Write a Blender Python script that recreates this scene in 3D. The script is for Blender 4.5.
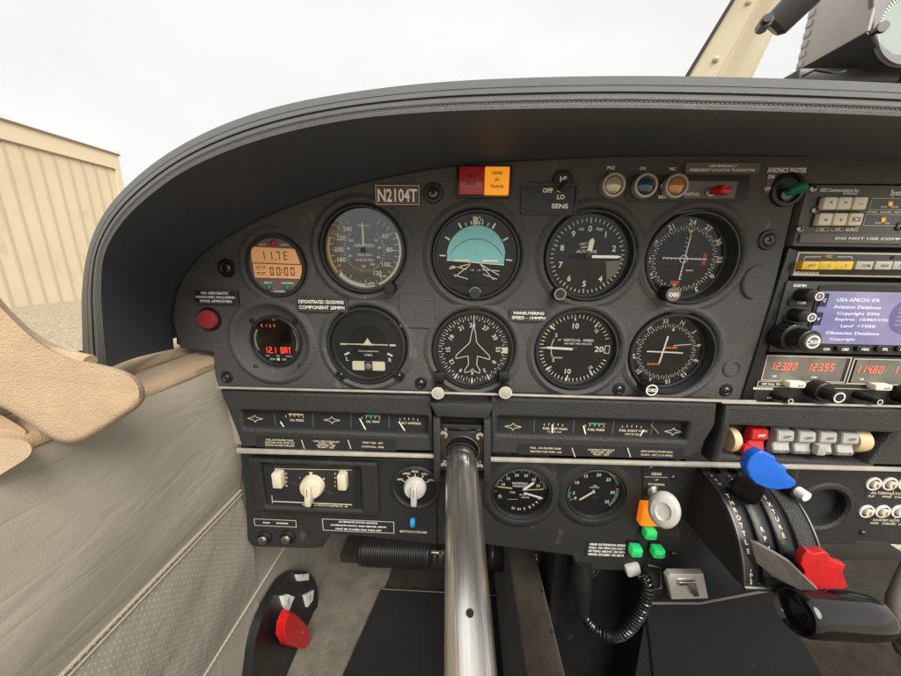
import bpy, bmesh, math, random
from mathutils import Vector, Matrix
random.seed(7)
R = math.radians
for o in list(bpy.data.objects): bpy.data.objects.remove(o)
scn = bpy.context.scene
COL = scn.collection

# ------------------------------------------------------------------ camera
F_PX, PITCH, YAW, ROLL, DIST = 322.2, R(13.47), R(2.11), R(0.89), 0.30
def camera_axes():
    c, s = math.cos, math.sin
    Rz = Matrix.Rotation(YAW, 3, 'Z')
    F = Rz @ Vector((0, c(PITCH), -s(PITCH)))
    X0 = Rz @ Vector((1, 0, 0)); U0 = Rz @ Vector((0, s(PITCH), c(PITCH)))
    return F, c(ROLL)*X0 + s(ROLL)*U0, -s(ROLL)*X0 + c(ROLL)*U0
CF, CR, CU = camera_axes()
CAM = Vector((0, -DIST, 0))
cd = bpy.data.cameras.new('camera'); cam = bpy.data.objects.new('camera', cd); COL.objects.link(cam)
cd.sensor_width = 36; cd.lens = 36*F_PX/901; cd.clip_start = 0.01; cd.clip_end = 3000
m = Matrix((( CR.x, CU.x, -CF.x, CAM.x), (CR.y, CU.y, -CF.y, CAM.y), (CR.z, CU.z, -CF.z, CAM.z), (0, 0, 0, 1)))
cam.matrix_world = m
scn.camera = cam

# ------------------------------------------------------------------ world, sun, exposure
w = bpy.data.worlds.new('World'); scn.world = w; w.use_nodes = True
nt = w.node_tree; N = nt.nodes; L = nt.links
bg = N['Background']; bg.inputs['Strength'].default_value = 0.082
sky = N.new('ShaderNodeTexSky'); sky.sky_type = 'NISHITA'; sky.sun_disc = False
SUN_EL, SUN_ROT = R(48), R(250)
sky.sun_elevation = SUN_EL; sky.sun_rotation = SUN_ROT; sky.dust_density = 4.0; sky.air_density = 1.0
tc = N.new('ShaderNodeTexCoord'); nz = N.new('ShaderNodeTexNoise'); nz.inputs['Scale'].default_value = 2.2; nz.inputs['Detail'].default_value = 5
mp = N.new('ShaderNodeMapping'); mp.inputs['Scale'].default_value = (1, 1, 2.6)
rp = N.new('ShaderNodeValToRGB')
rp.color_ramp.elements[0].position = .32; rp.color_ramp.elements[0].color = (6.55, 6.47, 6.3, 1)
rp.color_ramp.elements[1].position = .68; rp.color_ramp.elements[1].color = (7.35, 7.25, 7.05, 1)
mx = N.new('ShaderNodeMixRGB'); mx.inputs[0].default_value = .93
L.new(tc.outputs['Generated'], mp.inputs[0]); L.new(mp.outputs[0], nz.inputs['Vector']); L.new(nz.outputs['Fac'], rp.inputs[0])
L.new(sky.outputs[0], mx.inputs[1]); L.new(rp.outputs[0], mx.inputs[2]); L.new(mx.outputs[0], bg.inputs['Color'])
sd = bpy.data.lights.new('sun', 'SUN'); sd.energy = 2.4; sd.angle = R(40); sd.color = (1, .95, .87)
so = bpy.data.objects.new('sun', sd); COL.objects.link(so)
# soft sun high behind and slightly right of the viewer
sdir = Vector((.38, -.72, .85)).normalized()
so.rotation_euler = sdir.to_track_quat('Z', 'Y').to_euler()
sky.sun_elevation = math.asin(sdir.z); sky.sun_rotation = math.atan2(sdir.x, sdir.y)
vs = scn.view_settings; vs.view_transform = 'Standard'; vs.look = 'None'; vs.exposure = 0.85; vs.gamma = 1; vs.use_curve_mapping = False
scn.render.resolution_x = 1024; scn.render.resolution_y = 768
scn.render.engine = 'CYCLES'

# ------------------------------------------------------------------ materials
MATS = {}
def mat(name, col, rough=.5, metal=0.0, bump=None, emit=None, var=None, spec=.5, coat=0, sheen=0, dots=None, wave=None):
    if name in MATS: return MATS[name]
    mt = bpy.data.materials.new(name); mt.use_nodes = True; MATS[name] = mt
    n = mt.node_tree.nodes; l = mt.node_tree.links; b = n['Principled BSDF']
    b.inputs['Base Color'].default_value = (*col, 1); b.inputs['Roughness'].default_value = rough
    b.inputs['Metallic'].default_value = metal; b.inputs['Specular IOR Level'].default_value = spec
    b.inputs['Coat Weight'].default_value = coat; b.inputs['Sheen Weight'].default_value = sheen
    t = n.new('ShaderNodeTexCoord')
    if var:   # (scale, amount, detail) colour variation
        z = n.new('ShaderNodeTexNoise'); z.inputs['Scale'].default_value = var[0]; z.inputs['Detail'].default_value = 6
        l.new(t.outputs['Object'], z.inputs['Vector'])
        r = n.new('ShaderNodeValToRGB'); a = var[1]
        r.color_ramp.elements[0].position = .3; r.color_ramp.elements[1].position = .7
        r.color_ramp.elements[0].color = (*[max(0, c*(1-a)) for c in col], 1); r.color_ramp.elements[1].color = (*[min(1, c*(1+a)) for c in col], 1)
        l.new(z.outputs['Fac'], r.inputs[0]); l.new(r.outputs[0], b.inputs['Base Color'])
        r2 = n.new('ShaderNodeMapRange'); r2.inputs['To Min'].default_value = max(0, rough-.1); r2.inputs['To Max'].default_value = min(1, rough+.12)
        l.new(z.outputs['Fac'], r2.inputs['Value']); l.new(r2.outputs[0], b.inputs['Roughness'])
    h = None
    for bp in (bump or []):   # (kind, scale, distance, stretch)
        kind, sc, dist = bp[:3]; st = bp[3] if len(bp) > 3 else None
        vec = t.outputs['Object']
        if st:
            q = n.new('ShaderNodeMapping'); q.inputs['Scale'].default_value = st
            if len(bp) > 4: q.inputs['Rotation'].default_value = bp[4]
            l.new(vec, q.inputs[0]); vec = q.outputs[0]
        if kind == 'n':
            z = n.new('ShaderNodeTexNoise'); z.inputs['Scale'].default_value = sc; z.inputs['Detail'].default_value = 4; out = z.outputs['Fac']
        elif kind == 'v':
            z = n.new('ShaderNodeTexVoronoi'); z.inputs['Scale'].default_value = sc; out = z.outputs['Distance']
        elif kind == 'e':
            z = n.new('ShaderNodeTexVoronoi'); z.feature = 'DISTANCE_TO_EDGE'; z.inputs['Scale'].default_value = sc
            k = n.new('ShaderNodeMath'); k.operation = 'MINIMUM'; k.inputs[1].default_value = .12; l.new(z.outputs['Distance'], k.inputs[0]); out = k.outputs[0]
        elif kind == 'r':   # ridged wrinkles
            z = n.new('ShaderNodeTexNoise'); z.inputs['Scale'].default_value = sc; z.inputs['Detail'].default_value = 3; z.inputs['Distortion'].default_value = .6
            a1 = n.new('ShaderNodeMath'); a1.operation = 'SUBTRACT'; a1.inputs[1].default_value = .5; l.new(z.outputs['Fac'], a1.inputs[0])
            a2 = n.new('ShaderNodeMath'); a2.operation = 'ABSOLUTE'; l.new(a1.outputs[0], a2.inputs[0])
            a3 = n.new('ShaderNodeMath'); a3.operation = 'MINIMUM'; a3.inputs[1].default_value = .05; l.new(a2.outputs[0], a3.inputs[0]); 
            a4 = n.new('ShaderNodeMath'); a4.operation = 'MULTIPLY'; a4.inputs[1].default_value = 10; l.new(a3.outputs[0], a4.inputs[0]); out = a4.outputs[0]
        l.new(vec, z.inputs['Vector'])
        bn = n.new('ShaderNodeBump'); bn.inputs['Strength'].default_value = 1; bn.inputs['Distance'].default_value = dist
        l.new(out, bn.inputs['Height'])
        if h: l.new(h, bn.inputs['Normal'])
        h = bn.outputs[0]
    if h: l.new(h, b.inputs['Normal'])
    if emit:
        b.inputs['Emission Color'].default_value = (*emit[:3], 1); b.inputs['Emission Strength'].default_value = emit[3]
    return mt
def glass(name, fac=.06, tint=(1, 1, 1), rough=0.0):
    mt = bpy.data.materials.new(name); mt.use_nodes = True; MATS[name] = mt
    n = mt.node_tree.nodes; l = mt.node_tree.links; n.remove(n['Principled BSDF'])
    tr = n.new('ShaderNodeBsdfTransparent'); tr.inputs[0].default_value = (*tint, 1)
    gl = n.new('ShaderNodeBsdfGlossy'); gl.inputs['Roughness'].default_value = rough
    fr = n.new('ShaderNodeFresnel'); fr.inputs['IOR'].default_value = 1.5
    mu = n.new('ShaderNodeMath'); mu.operation = 'MULTIPLY'; mu.inputs[1].default_value = fac/.04
    ms = n.new('ShaderNodeMixShader'); l.new(fr.outputs[0], mu.inputs[0]); l.new(mu.outputs[0], ms.inputs[0])
    l.new(tr.outputs[0], ms.inputs[1]); l.new(gl.outputs[0], ms.inputs[2]); l.new(ms.outputs[0], n['Material Output'].inputs[0])
    return mt
mat('panel', (.074, .072, .071), .62, bump=[('n', 650, .0011), ('n', 60, .0008)], var=(9, .16), spec=.4)
mat('panel_low', (.019, .0185, .018), .55, bump=[('n', 800, .0007)], var=(12, .15), spec=.45)
mat('grain', (.026, .0255, .025), .5, bump=[('v', 1100, .0005), ('n', 500, .0004)], spec=.5)
mat('vinyl', (.082, .083, .083), .48, bump=[('e', 800, .0007), ('n', 260, .0004)], var=(20, .1), spec=.5)
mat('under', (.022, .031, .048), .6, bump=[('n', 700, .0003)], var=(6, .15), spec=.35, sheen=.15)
mat('thread', (.16, .155, .145), .8)
mat('black', (.011, .011, .011), .38, bump=[('n', 400, .0002)], var=(40, .2))
mat('black_gloss', (.012, .012, .012), .18, coat=.3)
mat('black_matte', (.012, .012, .013), .75)
mat('gap', (.004, .004, .004), .9)
mat('bezel', (.020, .021, .022), .45, bump=[('n', 500, .0003)])
mat('dial', (.010, .011, .012), .6, spec=.25)
mat('dial2', (.017, .019, .020), .6, spec=.25)
mat('white', (.90, .89, .85), .55)
mat('ivory', (.62, .56, .42), .45, var=(60, .08))
mat('lume', (.80, .80, .58), .5)
mat('paint_red', (.55, .03, .03), .5)
mat('paint_yellow', (.75, .50, .04), .5)
mat('paint_green', (.04, .38, .16), .5)
mat('sky_card', (.26, .68, .68), .55)
mat('chrome', (.62, .61, .58), .22, 1.0, var=(80, .15))
mat('steel', (.40, .38, .35), .35, 1.0, bump=[('n', 300, .0003)])
mat('dark_steel', (.12, .12, .12), .35, .9)
mat('trim', (.50, .47, .41), .35, .35, bump=[('n', 200, .0003)], var=(70, .15))
mat('red_plastic', (.50, .012, .015), .34, bump=[('n', 60, .0008)])
mat('red_soft', (.33, .03, .045), .55, bump=[('n', 300, .0004)])
mat('blue_plastic', (.012, .13, .62), .36, bump=[('n', 60, .0012)])
mat('blue_small', (.03, .32, .70), .35)
mat('green_plastic', (.01, .20, .12), .3)
mat('grey_plastic', (.38, .38, .35), .5, bump=[('n', 300, .0003)])
mat('amber', (.8, .32, .02), .4, emit=(1, .34, .01, .32))
mat('annun_red', (.42, .02, .03), .3, coat=.5)
mat('orange_lit', (.85, .22, .01), .4, emit=(1, .20, .005, .30))
mat('green_lit', (.02, .5, .14), .3, emit=(.005, .50, .09, .20), coat=.6)
mat('lcd', (.50, .27, .12), .4, emit=(.9, .42, .16, .16))
mat('lcd_ink', (.05, .03, .02), .5)
mat('bronze_face', (.16, .13, .12), .5)
mat('display_black', (.008, .005, .005), .15)
mat('led_red', (.6, .03, .02), .4, emit=(1, .06, .02, 1.0))
mat('led_red_dim', (.6, .1, .06), .4, emit=(1, .16, .07, .7))
mat('led_window', (.15, .15, .13), .3, var=(60, .25))
mat('label_brown', (.10, .065, .045), .5)
mat('label_black', (.022, .021, .02), .5)
mat('label_grey', (.14, .13, .12), .45)
mat('radio_face', (.10, .10, .095), .5, bump=[('n', 800, .0003)])
mat('radio_black', (.028, .028, .027), .45, bump=[('n', 800, .0003)])
mat('button_cream', (.80, .77, .62), .45)
mat('button_yellow', (.75, .48, .03), .45, var=(200, .2))
mat('tan', (.50, .365, .225), .85, bump=[('n', 1100, .0010), ('n', 300, .0004)], var=(60, .10), sheen=.25, spec=.2)
mat('tan_seam', (.42, .27, .17), .9)
WR = (1, .22, 1.3)
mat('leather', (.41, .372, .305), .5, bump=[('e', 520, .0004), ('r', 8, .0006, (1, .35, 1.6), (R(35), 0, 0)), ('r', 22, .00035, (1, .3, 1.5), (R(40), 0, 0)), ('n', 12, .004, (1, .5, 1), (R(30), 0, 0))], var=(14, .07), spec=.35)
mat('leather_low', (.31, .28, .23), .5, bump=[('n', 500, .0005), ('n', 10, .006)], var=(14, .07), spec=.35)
mat('cord_piping', (.44, .39, .31), .55, bump=[('n', 900, .0006)])
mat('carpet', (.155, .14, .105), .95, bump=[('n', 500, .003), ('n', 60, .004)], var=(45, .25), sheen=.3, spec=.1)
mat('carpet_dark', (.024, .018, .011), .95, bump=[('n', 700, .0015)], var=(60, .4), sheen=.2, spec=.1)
mat('mat_black', (.012, .012, .013), .7, bump=[('n', 900, .0003)], var=(5, .2), spec=.3)
mat('post', (.58, .51, .36), .4, var=(8, .08))
mat('mount', (.56, .54, .53), .4, bump=[('n', 300, .0004)], var=(20, .08))
mat('mount_face', (.24, .24, .25), .4)
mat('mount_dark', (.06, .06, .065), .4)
mat('gasket', (.03, .03, .028), .7)
mat('hangar', (.66, .57, .41), .6, var=(.7, .05))
mat('hangar_trim', (.68, .59, .43), .6)
mat('hangar_seam', (.52, .44, .31), .6)
mat('rust', (.22, .16, .10), .8)
mat('gravel', (.40, .335, .235), .95, bump=[('n', 9, .03), ('n', 40, .03)], var=(22, .45))
glass('cover_glass', .030)
glass('glare_glass', .12)
glass('windshield', .012)
mat('throttle_grip', (.008, .008, .008), .10, spec=.5)
mat('lever_grey', (.22, .205, .18), .42, .3, bump=[('n', 300, .0003)])
mat('gear_knob', (.50, .49, .45), .3, coat=.3, var=(90, .1))
mat('ash_lid', (.72, .70, .66), .3, .6, var=(50, .12))
mat('ribbed', (.016, .015, .015), .4)
mat('brown_lid', (.05, .042, .03), .5)
mat('hose_brown', (.12, .10, .08), .7)
mat('compass_face', (.35, .42, .40), .5)

# shaft: brushed aluminium, reflection streaks along it painted into the base colour
def shaft_mat():
    mt = mat('shaft', (.60, .58, .53), .22, .95)
    n = mt.node_tree.nodes; l = mt.node_tree.links; b = n['Principled BSDF']
    t = n.new('ShaderNodeTexCoord'); q0 = n.new('ShaderNodeMapping'); q0.name = 'align'; l.new(t.outputs['Object'], q0.inputs[0]); q = n.new('ShaderNodeMapping'); q.inputs['Scale'].default_value = (55, 1.6, 55); l.new(q0.outputs[0], q.inputs[0])
    z = n.new('ShaderNodeTexNoise'); z.inputs['Scale'].default_value = 3; z.inputs['Detail'].default_value = 8; l.new(q.outputs[0], z.inputs['Vector'])
    r = n.new('ShaderNodeValToRGB'); r.color_ramp.elements[0].position = .35; r.color_ramp.elements[1].position = .62
    r.color_ramp.elements[0].color = (.42, .40, .36, 1); r.color_ramp.elements[1].color = (.92, .89, .82, 1)
    l.new(z.outputs['Fac'], r.inputs[0]); l.new(r.outputs[0], b.inputs['Base Color'])
    r2 = n.new('ShaderNodeMapRange'); r2.inputs['To Min'].default_value = .32; r2.inputs['To Max'].default_value = .15
    l.new(z.outputs['Fac'], r2.inputs['Value']); l.new(r2.outputs[0], b.inputs['Roughness'])
    q2 = n.new('ShaderNodeMapping'); q2.inputs['Scale'].default_value = (300, 4, 300); l.new(q0.outputs[0], q2.inputs[0])
    z2 = n.new('ShaderNodeTexNoise'); z2.inputs['Scale'].default_value = 2; l.new(q2.outputs[0], z2.inputs['Vector'])
    bn = n.new('ShaderNodeBump'); bn.inputs['Distance'].default_value = .0004; l.new(z2.outputs['Fac'], bn.inputs['Height']); l.new(bn.outputs[0], b.inputs['Normal'])
shaft_mat()
def gps_mat():
    mt = mat('gps_screen', (.05, .05, .08), .2)
    n = mt.node_tree.nodes; l = mt.node_tree.links; b = n['Principled BSDF']
    t = n.new('ShaderNodeTexCoord'); z = n.new('ShaderNodeTexNoise'); z.inputs['Scale'].default_value = 13; z.inputs['Detail'].default_value = 3
    l.new(t.outputs['Object'], z.inputs['Vector'])
    r = n.new('ShaderNodeValToRGB'); e = r.color_ramp.elements
    e[0].position = .36; e[0].color = (.12, .13, .30, 1); e[1].position = .66; e[1].color = (.42, .34, .46, 1)
    l.new(z.outputs['Fac'], r.inputs[0]); l.new(r.outputs[0], b.inputs['Emission Color']); b.inputs['Emission Strength'].default_value = .75
gps_mat()
mat('gps_text', (.8, .8, .9), .4, emit=(.55, .52, .72, .7))
mat('gps_globe', (.4, .35, .4), .4, emit=(.40, .30, .36, .3))
mat('gps_dark', (.1, .1, .2), .4, emit=(.07, .08, .25, .6))

def wear(name, tint, lo, sc):
    mt = MATS[name]; n = mt.node_tree.nodes; l = mt.node_tree.links; b = n['Principled BSDF']
    src = b.inputs['Base Color'].links[0].from_socket if b.inputs['Base Color'].links else None
    t = n.new('ShaderNodeTexCoord'); z = n.new('ShaderNodeTexNoise'); z.inputs['Scale'].default_value = sc; z.inputs['Detail'].default_value = 10; z.inputs['Roughness'].default_value = .75
    q = n.new('ShaderNodeMapping'); q.inputs['Scale'].default_value = (1, 1, .5); q.inputs['Rotation'].default_value = (0, .6, 0); l.new(t.outputs['Object'], q.inputs[0]); l.new(q.outputs[0], z.inputs['Vector'])
    r = n.new('ShaderNodeMapRange'); r.inputs['From Min'].default_value = lo; r.inputs['From Max'].default_value = lo+.05; r.inputs['To Max'].default_value = .55; l.new(z.outputs['Fac'], r.inputs['Value'])
    mx_ = n.new('ShaderNodeMixRGB'); mx_.inputs[2].default_value = (*tint, 1); l.new(r.outputs[0], mx_.inputs[0])
    if src: l.new(src, mx_.inputs[1])
    else: mx_.inputs[1].default_value = b.inputs['Base Color'].default_value
    l.new(mx_.outputs[0], b.inputs['Base Color'])
wear('panel', (.17, .165, .155), .60, 40); wear('panel_low', (.08, .076, .07), .60, 45); wear('grain', (.08, .076, .07), .61, 60); wear('black', (.05, .048, .043), .60, 120)
wear('mat_black', (.05, .045, .038), .62, 30); wear('blue_plastic', (.03, .07, .25), .60, 110); wear('red_plastic', (.22, .02, .015), .60, 110); wear('hangar', (.50, .42, .30), .60, .8)
# ------------------------------------------------------------------ pixel rays of the photograph (901 x 676)
def ray(px, py): return CF + ((px-450.5)/F_PX)*CR - ((py-338)/F_PX)*CU
def P(px, py, w=0.0):          # to the plane Y = -w : returns (u, v)
    d = ray(px, py); t = (-w+DIST)/d.y
    return (CAM.x+d.x*t, CAM.z+d.z*t)
def P3(px, py, w): u, v = P(px, py, w); return (u, v, w)
def onX(px, py, X):            # -> (u, v, w)
    d = ray(px, py); t = (X-CAM.x)/d.x; q = CAM+d*t; return (q.x, q.z, -q.y)
def onZ(px, py, Z):
    d = ray(px, py); t = (Z-CAM.z)/d.z; q = CAM+d*t; return (q.x, q.z, -q.y)
def S(px, py, w=0.0):          # metres per pixel across
    a = P(px-5, py, w); b = P(px+5, py, w); return math.hypot(a[0]-b[0], a[1]-b[1])/10

# ------------------------------------------------------------------ mesh builder in panel space: u right, v up, w towards the viewer
TXT = {}
def glyphs(s, bold):
    if (s, bold) in TXT: return TXT[(s, bold)]
    c = bpy.data.curves.new('t', 'FONT'); c.body = s; c.size = 1; c.resolution_u = 2; c.offset = bold; c.align_x = 'CENTER'
    o = bpy.data.objects.new('t', c); COL.objects.link(o)
    me = bpy.data.meshes.new_from_object(o.evaluated_get(bpy.context.evaluated_depsgraph_get()))
    vs_ = [(v.co.x, v.co.y) for v in me.vertices]; fs = [tuple(p.vertices) for p in me.polygons]
    bpy.data.objects.remove(o); bpy.data.curves.remove(c); bpy.data.meshes.remove(me)
    TXT[(s, bold)] = (vs_, fs); return TXT[(s, bold)]
SEGS = {'0': 'abcdef', '1': 'bc', '2': 'abged', '3': 'abgcd', '4': 'fgbc', '5': 'afgcd', '6': 'afgedc', '7': 'abc', '8': 'abcdefg', '9': 'abcdfg',
        'E': 'afged', 'B': 'abcdefg', 'A': 'abcefg', 'T': 'ah', 'S': 'afgcd', 'R': 'abefg', 'K': 'efg', '-': 'g'}
class MB:
    def __init__(s): s.v = []; s.f = []; s.m = []; s.mats = []; s.sm = []
    def mi(s, name):
        if name not in s.mats: s.mats.append(name)
        return s.mats.index(name)
    def add(s, vs_, fs, mt, smooth=False):
        k = len(s.v); s.v += [tuple(v) for v in vs_]; i = s.mi(mt)
        for f in fs: s.f.append([k+a for a in f]); s.m.append(i); s.sm.append(smooth)
    def box(s, c, d, mt, bev=0, M=None):
        bm = bmesh.new(); bmesh.ops.create_cube(bm, size=1)
        for v in bm.verts: v.co = Vector((v.co.x*d[0], v.co.y*d[1], v.co.z*d[2]))
        if bev: bmesh.ops.bevel(bm, geom=bm.edges[:], offset=min(bev, .45*min(d)), segments=2, affect='EDGES', profile=.5)
        T = Matrix.Translation(c) @ (M.to_4x4() if M else Matrix())
        s.frombm(bm, mt, T, bev > 0)
    def frombm(s, bm, mt, T=None, smooth=False):
        bm.verts.index_update()
        s.add([(T @ v.co if T else v.co) for v in bm.verts], [[v.index for v in f.verts] for f in bm.faces], mt, smooth); bm.free()
    def prism(s, pts, w0, w1, mt, bev=0, smooth=False):
        bm = bmesh.new(); a = [bm.verts.new((p[0], p[1], w0)) for p in pts]; b = [bm.verts.new((p[0], p[1], w1)) for p in pts]
        n = len(pts); bm.faces.new(a[::-1]); top = bm.faces.new(b)
        for i in range(n): bm.faces.new((a[i], a[(i+1) % n], b[(i+1) % n], b[i]))
        bmesh.ops.recalc_face_normals(bm, faces=bm.faces)
        if bev: bmesh.ops.bevel(bm, geom=list(top.edges), offset=bev, segments=2, affect='EDGES', profile=.5)
        s.frombm(bm, mt, None, smooth or bev > 0)
    def quad(s, pts3, mt): s.add(pts3, [list(range(len(pts3)))], mt)
    def rect(s, u0, v0, u1, v1, w, mt): s.quad([(u0, v0, w), (u1, v0, w), (u1, v1, w), (u0, v1, w)], mt)
    def line(s, p, q, wd, w, mt):
        dx, dy = q[0]-p[0], q[1]-p[1]; l_ = math.hypot(dx, dy) or 1; nx, ny = -dy/l_*wd/2, dx/l_*wd/2
        s.quad([(p[0]-nx, p[1]-ny, w), (q[0]-nx, q[1]-ny, w), (q[0]+nx, q[1]+ny, w), (p[0]+nx, p[1]+ny, w)], mt)
    def frame(s, u0, v0, u1, v1, t, w, mt, skew=0):
        P_ = [(u0, v0), (u1, v0), (u1, v1), (u0, v1)]
        s.rect(u0, v0, u1, v0+t, w, mt); s.rect(u0, v1-t, u1, v1, w, mt); s.rect(u0, v0+t, u0+t, v1-t, w, mt); s.rect(u1-t, v0+t, u1, v1-t, w, mt)
    def lathe(s, c, prof, mt, seg=56, T=None, flute=0, caps=False):
        vs_ = []; fs = []
        for k, (r, w_) in enumerate(prof):
            for i in range(seg):
                a = 2*math.pi*i/seg; rr = r
                if flute and r > 0 and 0 < k < len(prof): rr = r*(1 - flute*(i % 2))
                vs_.append((c[0]+rr*math.sin(a), c[1]+rr*math.cos(a), w_))
        for k in range(len(prof)-1):
            for i in range(seg):
                j = (i+1) % seg; fs.append((k*seg+i, k*seg+j, (k+1)*seg+j, (k+1)*seg+i))
        if T: vs_ = [tuple(T @ Vector(v)) for v in vs_]
        s.add(vs_, fs, mt, True)
    def disc(s, c, r, w, mt, seg=56): s.add([(c[0]+r*math.sin(2*math.pi*i/seg), c[1]+r*math.cos(2*math.pi*i/seg), w) for i in range(seg)], [list(range(seg))[::-1]], mt)
    def arc(s, c, r0, r1, a0, a1, w, mt, n=24):
        vs_ = []
        for i in range(n+1):
            a = R(a0+(a1-a0)*i/n)
            for r in (r0, r1): vs_.append((c[0]+r*math.sin(a), c[1]+r*math.cos(a), w))
        s.add(vs_, [(2*i, 2*i+2, 2*i+3, 2*i+1) for i in range(n)], mt)
    def tick(s, c, r0, r1, a, wd, w, mt):
        a = R(a); s.line((c[0]+r0*math.sin(a), c[1]+r0*math.cos(a)), (c[0]+r1*math.sin(a), c[1]+r1*math.cos(a)), wd, w, mt)
    def ticks(s, c, r0, r1, a0, a1, n, wd, w, mt='white'):
        for i in range(n): s.tick(c, r0, r1, a0+(a1-a0)*i/max(1, n-1), wd, w, mt)
    def text(s, t, u, v, h, w, mt='white', ang=0, sx=1.0, bold=.018, width=None, M=None):
        vs_, fs = glyphs(t, bold)
        if not vs_: return
        xs = [q[0] for q in vs_]; cx = (min(xs)+max(xs))/2; cy = .36
        k = h/.72
        if width: sx = width/max(1e-6, (max(xs)-min(xs))*k)
        ca, sa = math.cos(R(-ang)), math.sin(R(-ang))
        out = []
        for x, y in vs_:
            a, b = (x-cx)*k*sx, (y-cy)*k
            q = Vector((u+a*ca-b*sa, v+a*sa+b*ca, w))
            if M: q = M @ Vector((a*ca-b*sa, a*sa+b*ca, 0))
            out.append(tuple(q))
        s.add(out, fs, mt)
    def ring_text(s, items, c, r, h, w, mt='white', radial=True, **k):
        for t, a in items:
            s.text(t, c[0]+r*math.sin(R(a)), c[1]+r*math.cos(R(a)), h, w, mt, ang=(a if radial else 0), **k)
    def seven(s, t, u, v, h, w, mt, pitch=.72, slant=.12):
        x = u
        for ch in t:
            if ch == ' ': x += h*pitch*.8; continue
            if ch in '.:':
                for yy in ((0,) if ch == '.' else (.3*h, .62*h)):
                    s.rect(x-h*.22, v+yy, x-h*.06, v+yy+h*.14, w, mt)
                if ch == ':': x += h*.16
                continue
            W = h*.46; th = h*.11
            def q(x0, y0, x1, y1):
                s.quad([(x+x0+slant*y0, v+y0, w), (x+x1+slant*y0, v+y0, w), (x+x1+slant*y1, v+y1, w), (x+x0+slant*y1, v+y1, w)], mt)
            g = th*.25
            for sg in SEGS.get(ch, 'abcdefg'):
                if sg == 'a': q(g, h-th, W-g, h)
                if sg == 'd': q(g, 0, W-g, th)
                if sg == 'g': q(g, h/2-th/2, W-g, h/2+th/2)
                if sg == 'f': q(0, h/2+g, th, h-g)
                if sg == 'e': q(0, g, th, h/2-g)
                if sg == 'b': q(W-th, h/2+g, W, h-g)
                if sg == 'c': q(W-th, g, W, h/2-g)
                if sg == 'h': q(W/2-th/2, 0, W/2+th/2, h)
            x += h*pitch
    def rod(s, p, q, r0, r1, mt, seg=20, caps=True):
        p = Vector(p); q = Vector(q); z = (q-p).normalized(); a = z.orthogonal().normalized(); b = z.cross(a); vs_ = []
        for c, r in ((p, r0), (q, r1)):
            for i in range(seg): t = 2*math.pi*i/seg; vs_.append(tuple(c+a*math.cos(t)*r+b*math.sin(t)*r))
        s.add(vs_, [(i, (i+1) % seg, seg+(i+1) % seg, seg+i) for i in range(seg)], mt, True)
        if caps: s.add(vs_, [list(range(seg))[::-1], list(range(seg, 2*seg))], mt)
    def tube(s, pts, r, mt, seg=10, closed=False):
        pts = [Vector(p) for p in pts]; n = len(pts); vs_ = []; a = None
        for i in range(n):
            t = (pts[min(i+1, n-1)]-pts[max(i-1, 0)]).normalized()
            a = (a - t*a.dot(t)).normalized() if a is not None else t.orthogonal().normalized()
            b = t.cross(a); rr = r[i] if isinstance(r, (list, tuple)) else r
            for k in range(seg): th = 2*math.pi*k/seg; vs_.append(tuple(pts[i]+a*math.cos(th)*rr+b*math.sin(th)*rr))
        fs = [(i*seg+k, i*seg+(k+1) % seg, (i+1)*seg+(k+1) % seg, (i+1)*seg+k) for i in range(n-1) for k in range(seg)]
        fs += [list(range(seg))[::-1], list(range((n-1)*seg, n*seg))]
        s.add(vs_, fs, mt, True)
    def grid(s, rows, mt, smooth=True, closed=False):
        n = len(rows[0]); vs_ = [p for r_ in rows for p in r_]
        fs = [(i*n+k, i*n+k+1, (i+1)*n+k+1, (i+1)*n+k) for i in range(len(rows)-1) for k in range(n-1)]
        s.add(vs_, fs, mt, smooth)
    def sheet(s, outline, holes, w0, w1, mt, bev=.001):
        c = bpy.data.curves.new('c', 'CURVE'); c.dimensions = '2D'; c.fill_mode = 'BOTH'
        for pts in [outline]+holes:
            sp = c.splines.new('POLY'); sp.points.add(len(pts)-1); sp.use_cyclic_u = True
            for i, p in enumerate(pts): sp.points[i].co = (p[0], p[1], 0, 1)
        c.extrude = (w1-w0)/2-bev; c.bevel_depth = bev; c.bevel_resolution = 2; c.offset = -bev
        o = bpy.data.objects.new('c', c); COL.objects.link(o)
        me = bpy.data.meshes.new_from_object(o.evaluated_get(bpy.context.evaluated_depsgraph_get()))
        s.add([(v.co.x, v.co.y, v.co.z+(w0+w1)/2) for v in me.vertices], [tuple(p.vertices) for p in me.polygons], mt, True)
        bpy.data.objects.remove(o); bpy.data.curves.remove(c); bpy.data.meshes.remove(me)
    def build(s, name, parent=None, org=None, angle=35):
        me = bpy.data.meshes.new(name)
        o3 = parent.matrix_world.translation if parent else Vector((0, 0, 0))
        if parent and parent.get('_o'): o3 = Vector(parent['_o'])
        base = Vector(org) if org else o3
        me.from_pydata([(u-base.x, -w_-base.y, v-base.z) for u, v, w_ in s.v], [], s.f)
        for n_ in s.mats: me.materials.append(MATS[n_])
        me.polygons.foreach_set('material_index', s.m); me.polygons.foreach_set('use_smooth', s.sm)
        me.update()
        if any(s.sm): me.set_sharp_from_angle(angle=R(angle))
        o = bpy.data.objects.new(name, me); COL.objects.link(o)
        if parent: o.parent = parent; o['_o'] = tuple(base)
        else: o.location = base
        return o
def circ(u, v, r, n=64): return [(u+r*math.sin(2*math.pi*i/n), v+r*math.cos(2*math.pi*i/n)) for i in range(n)]
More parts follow.
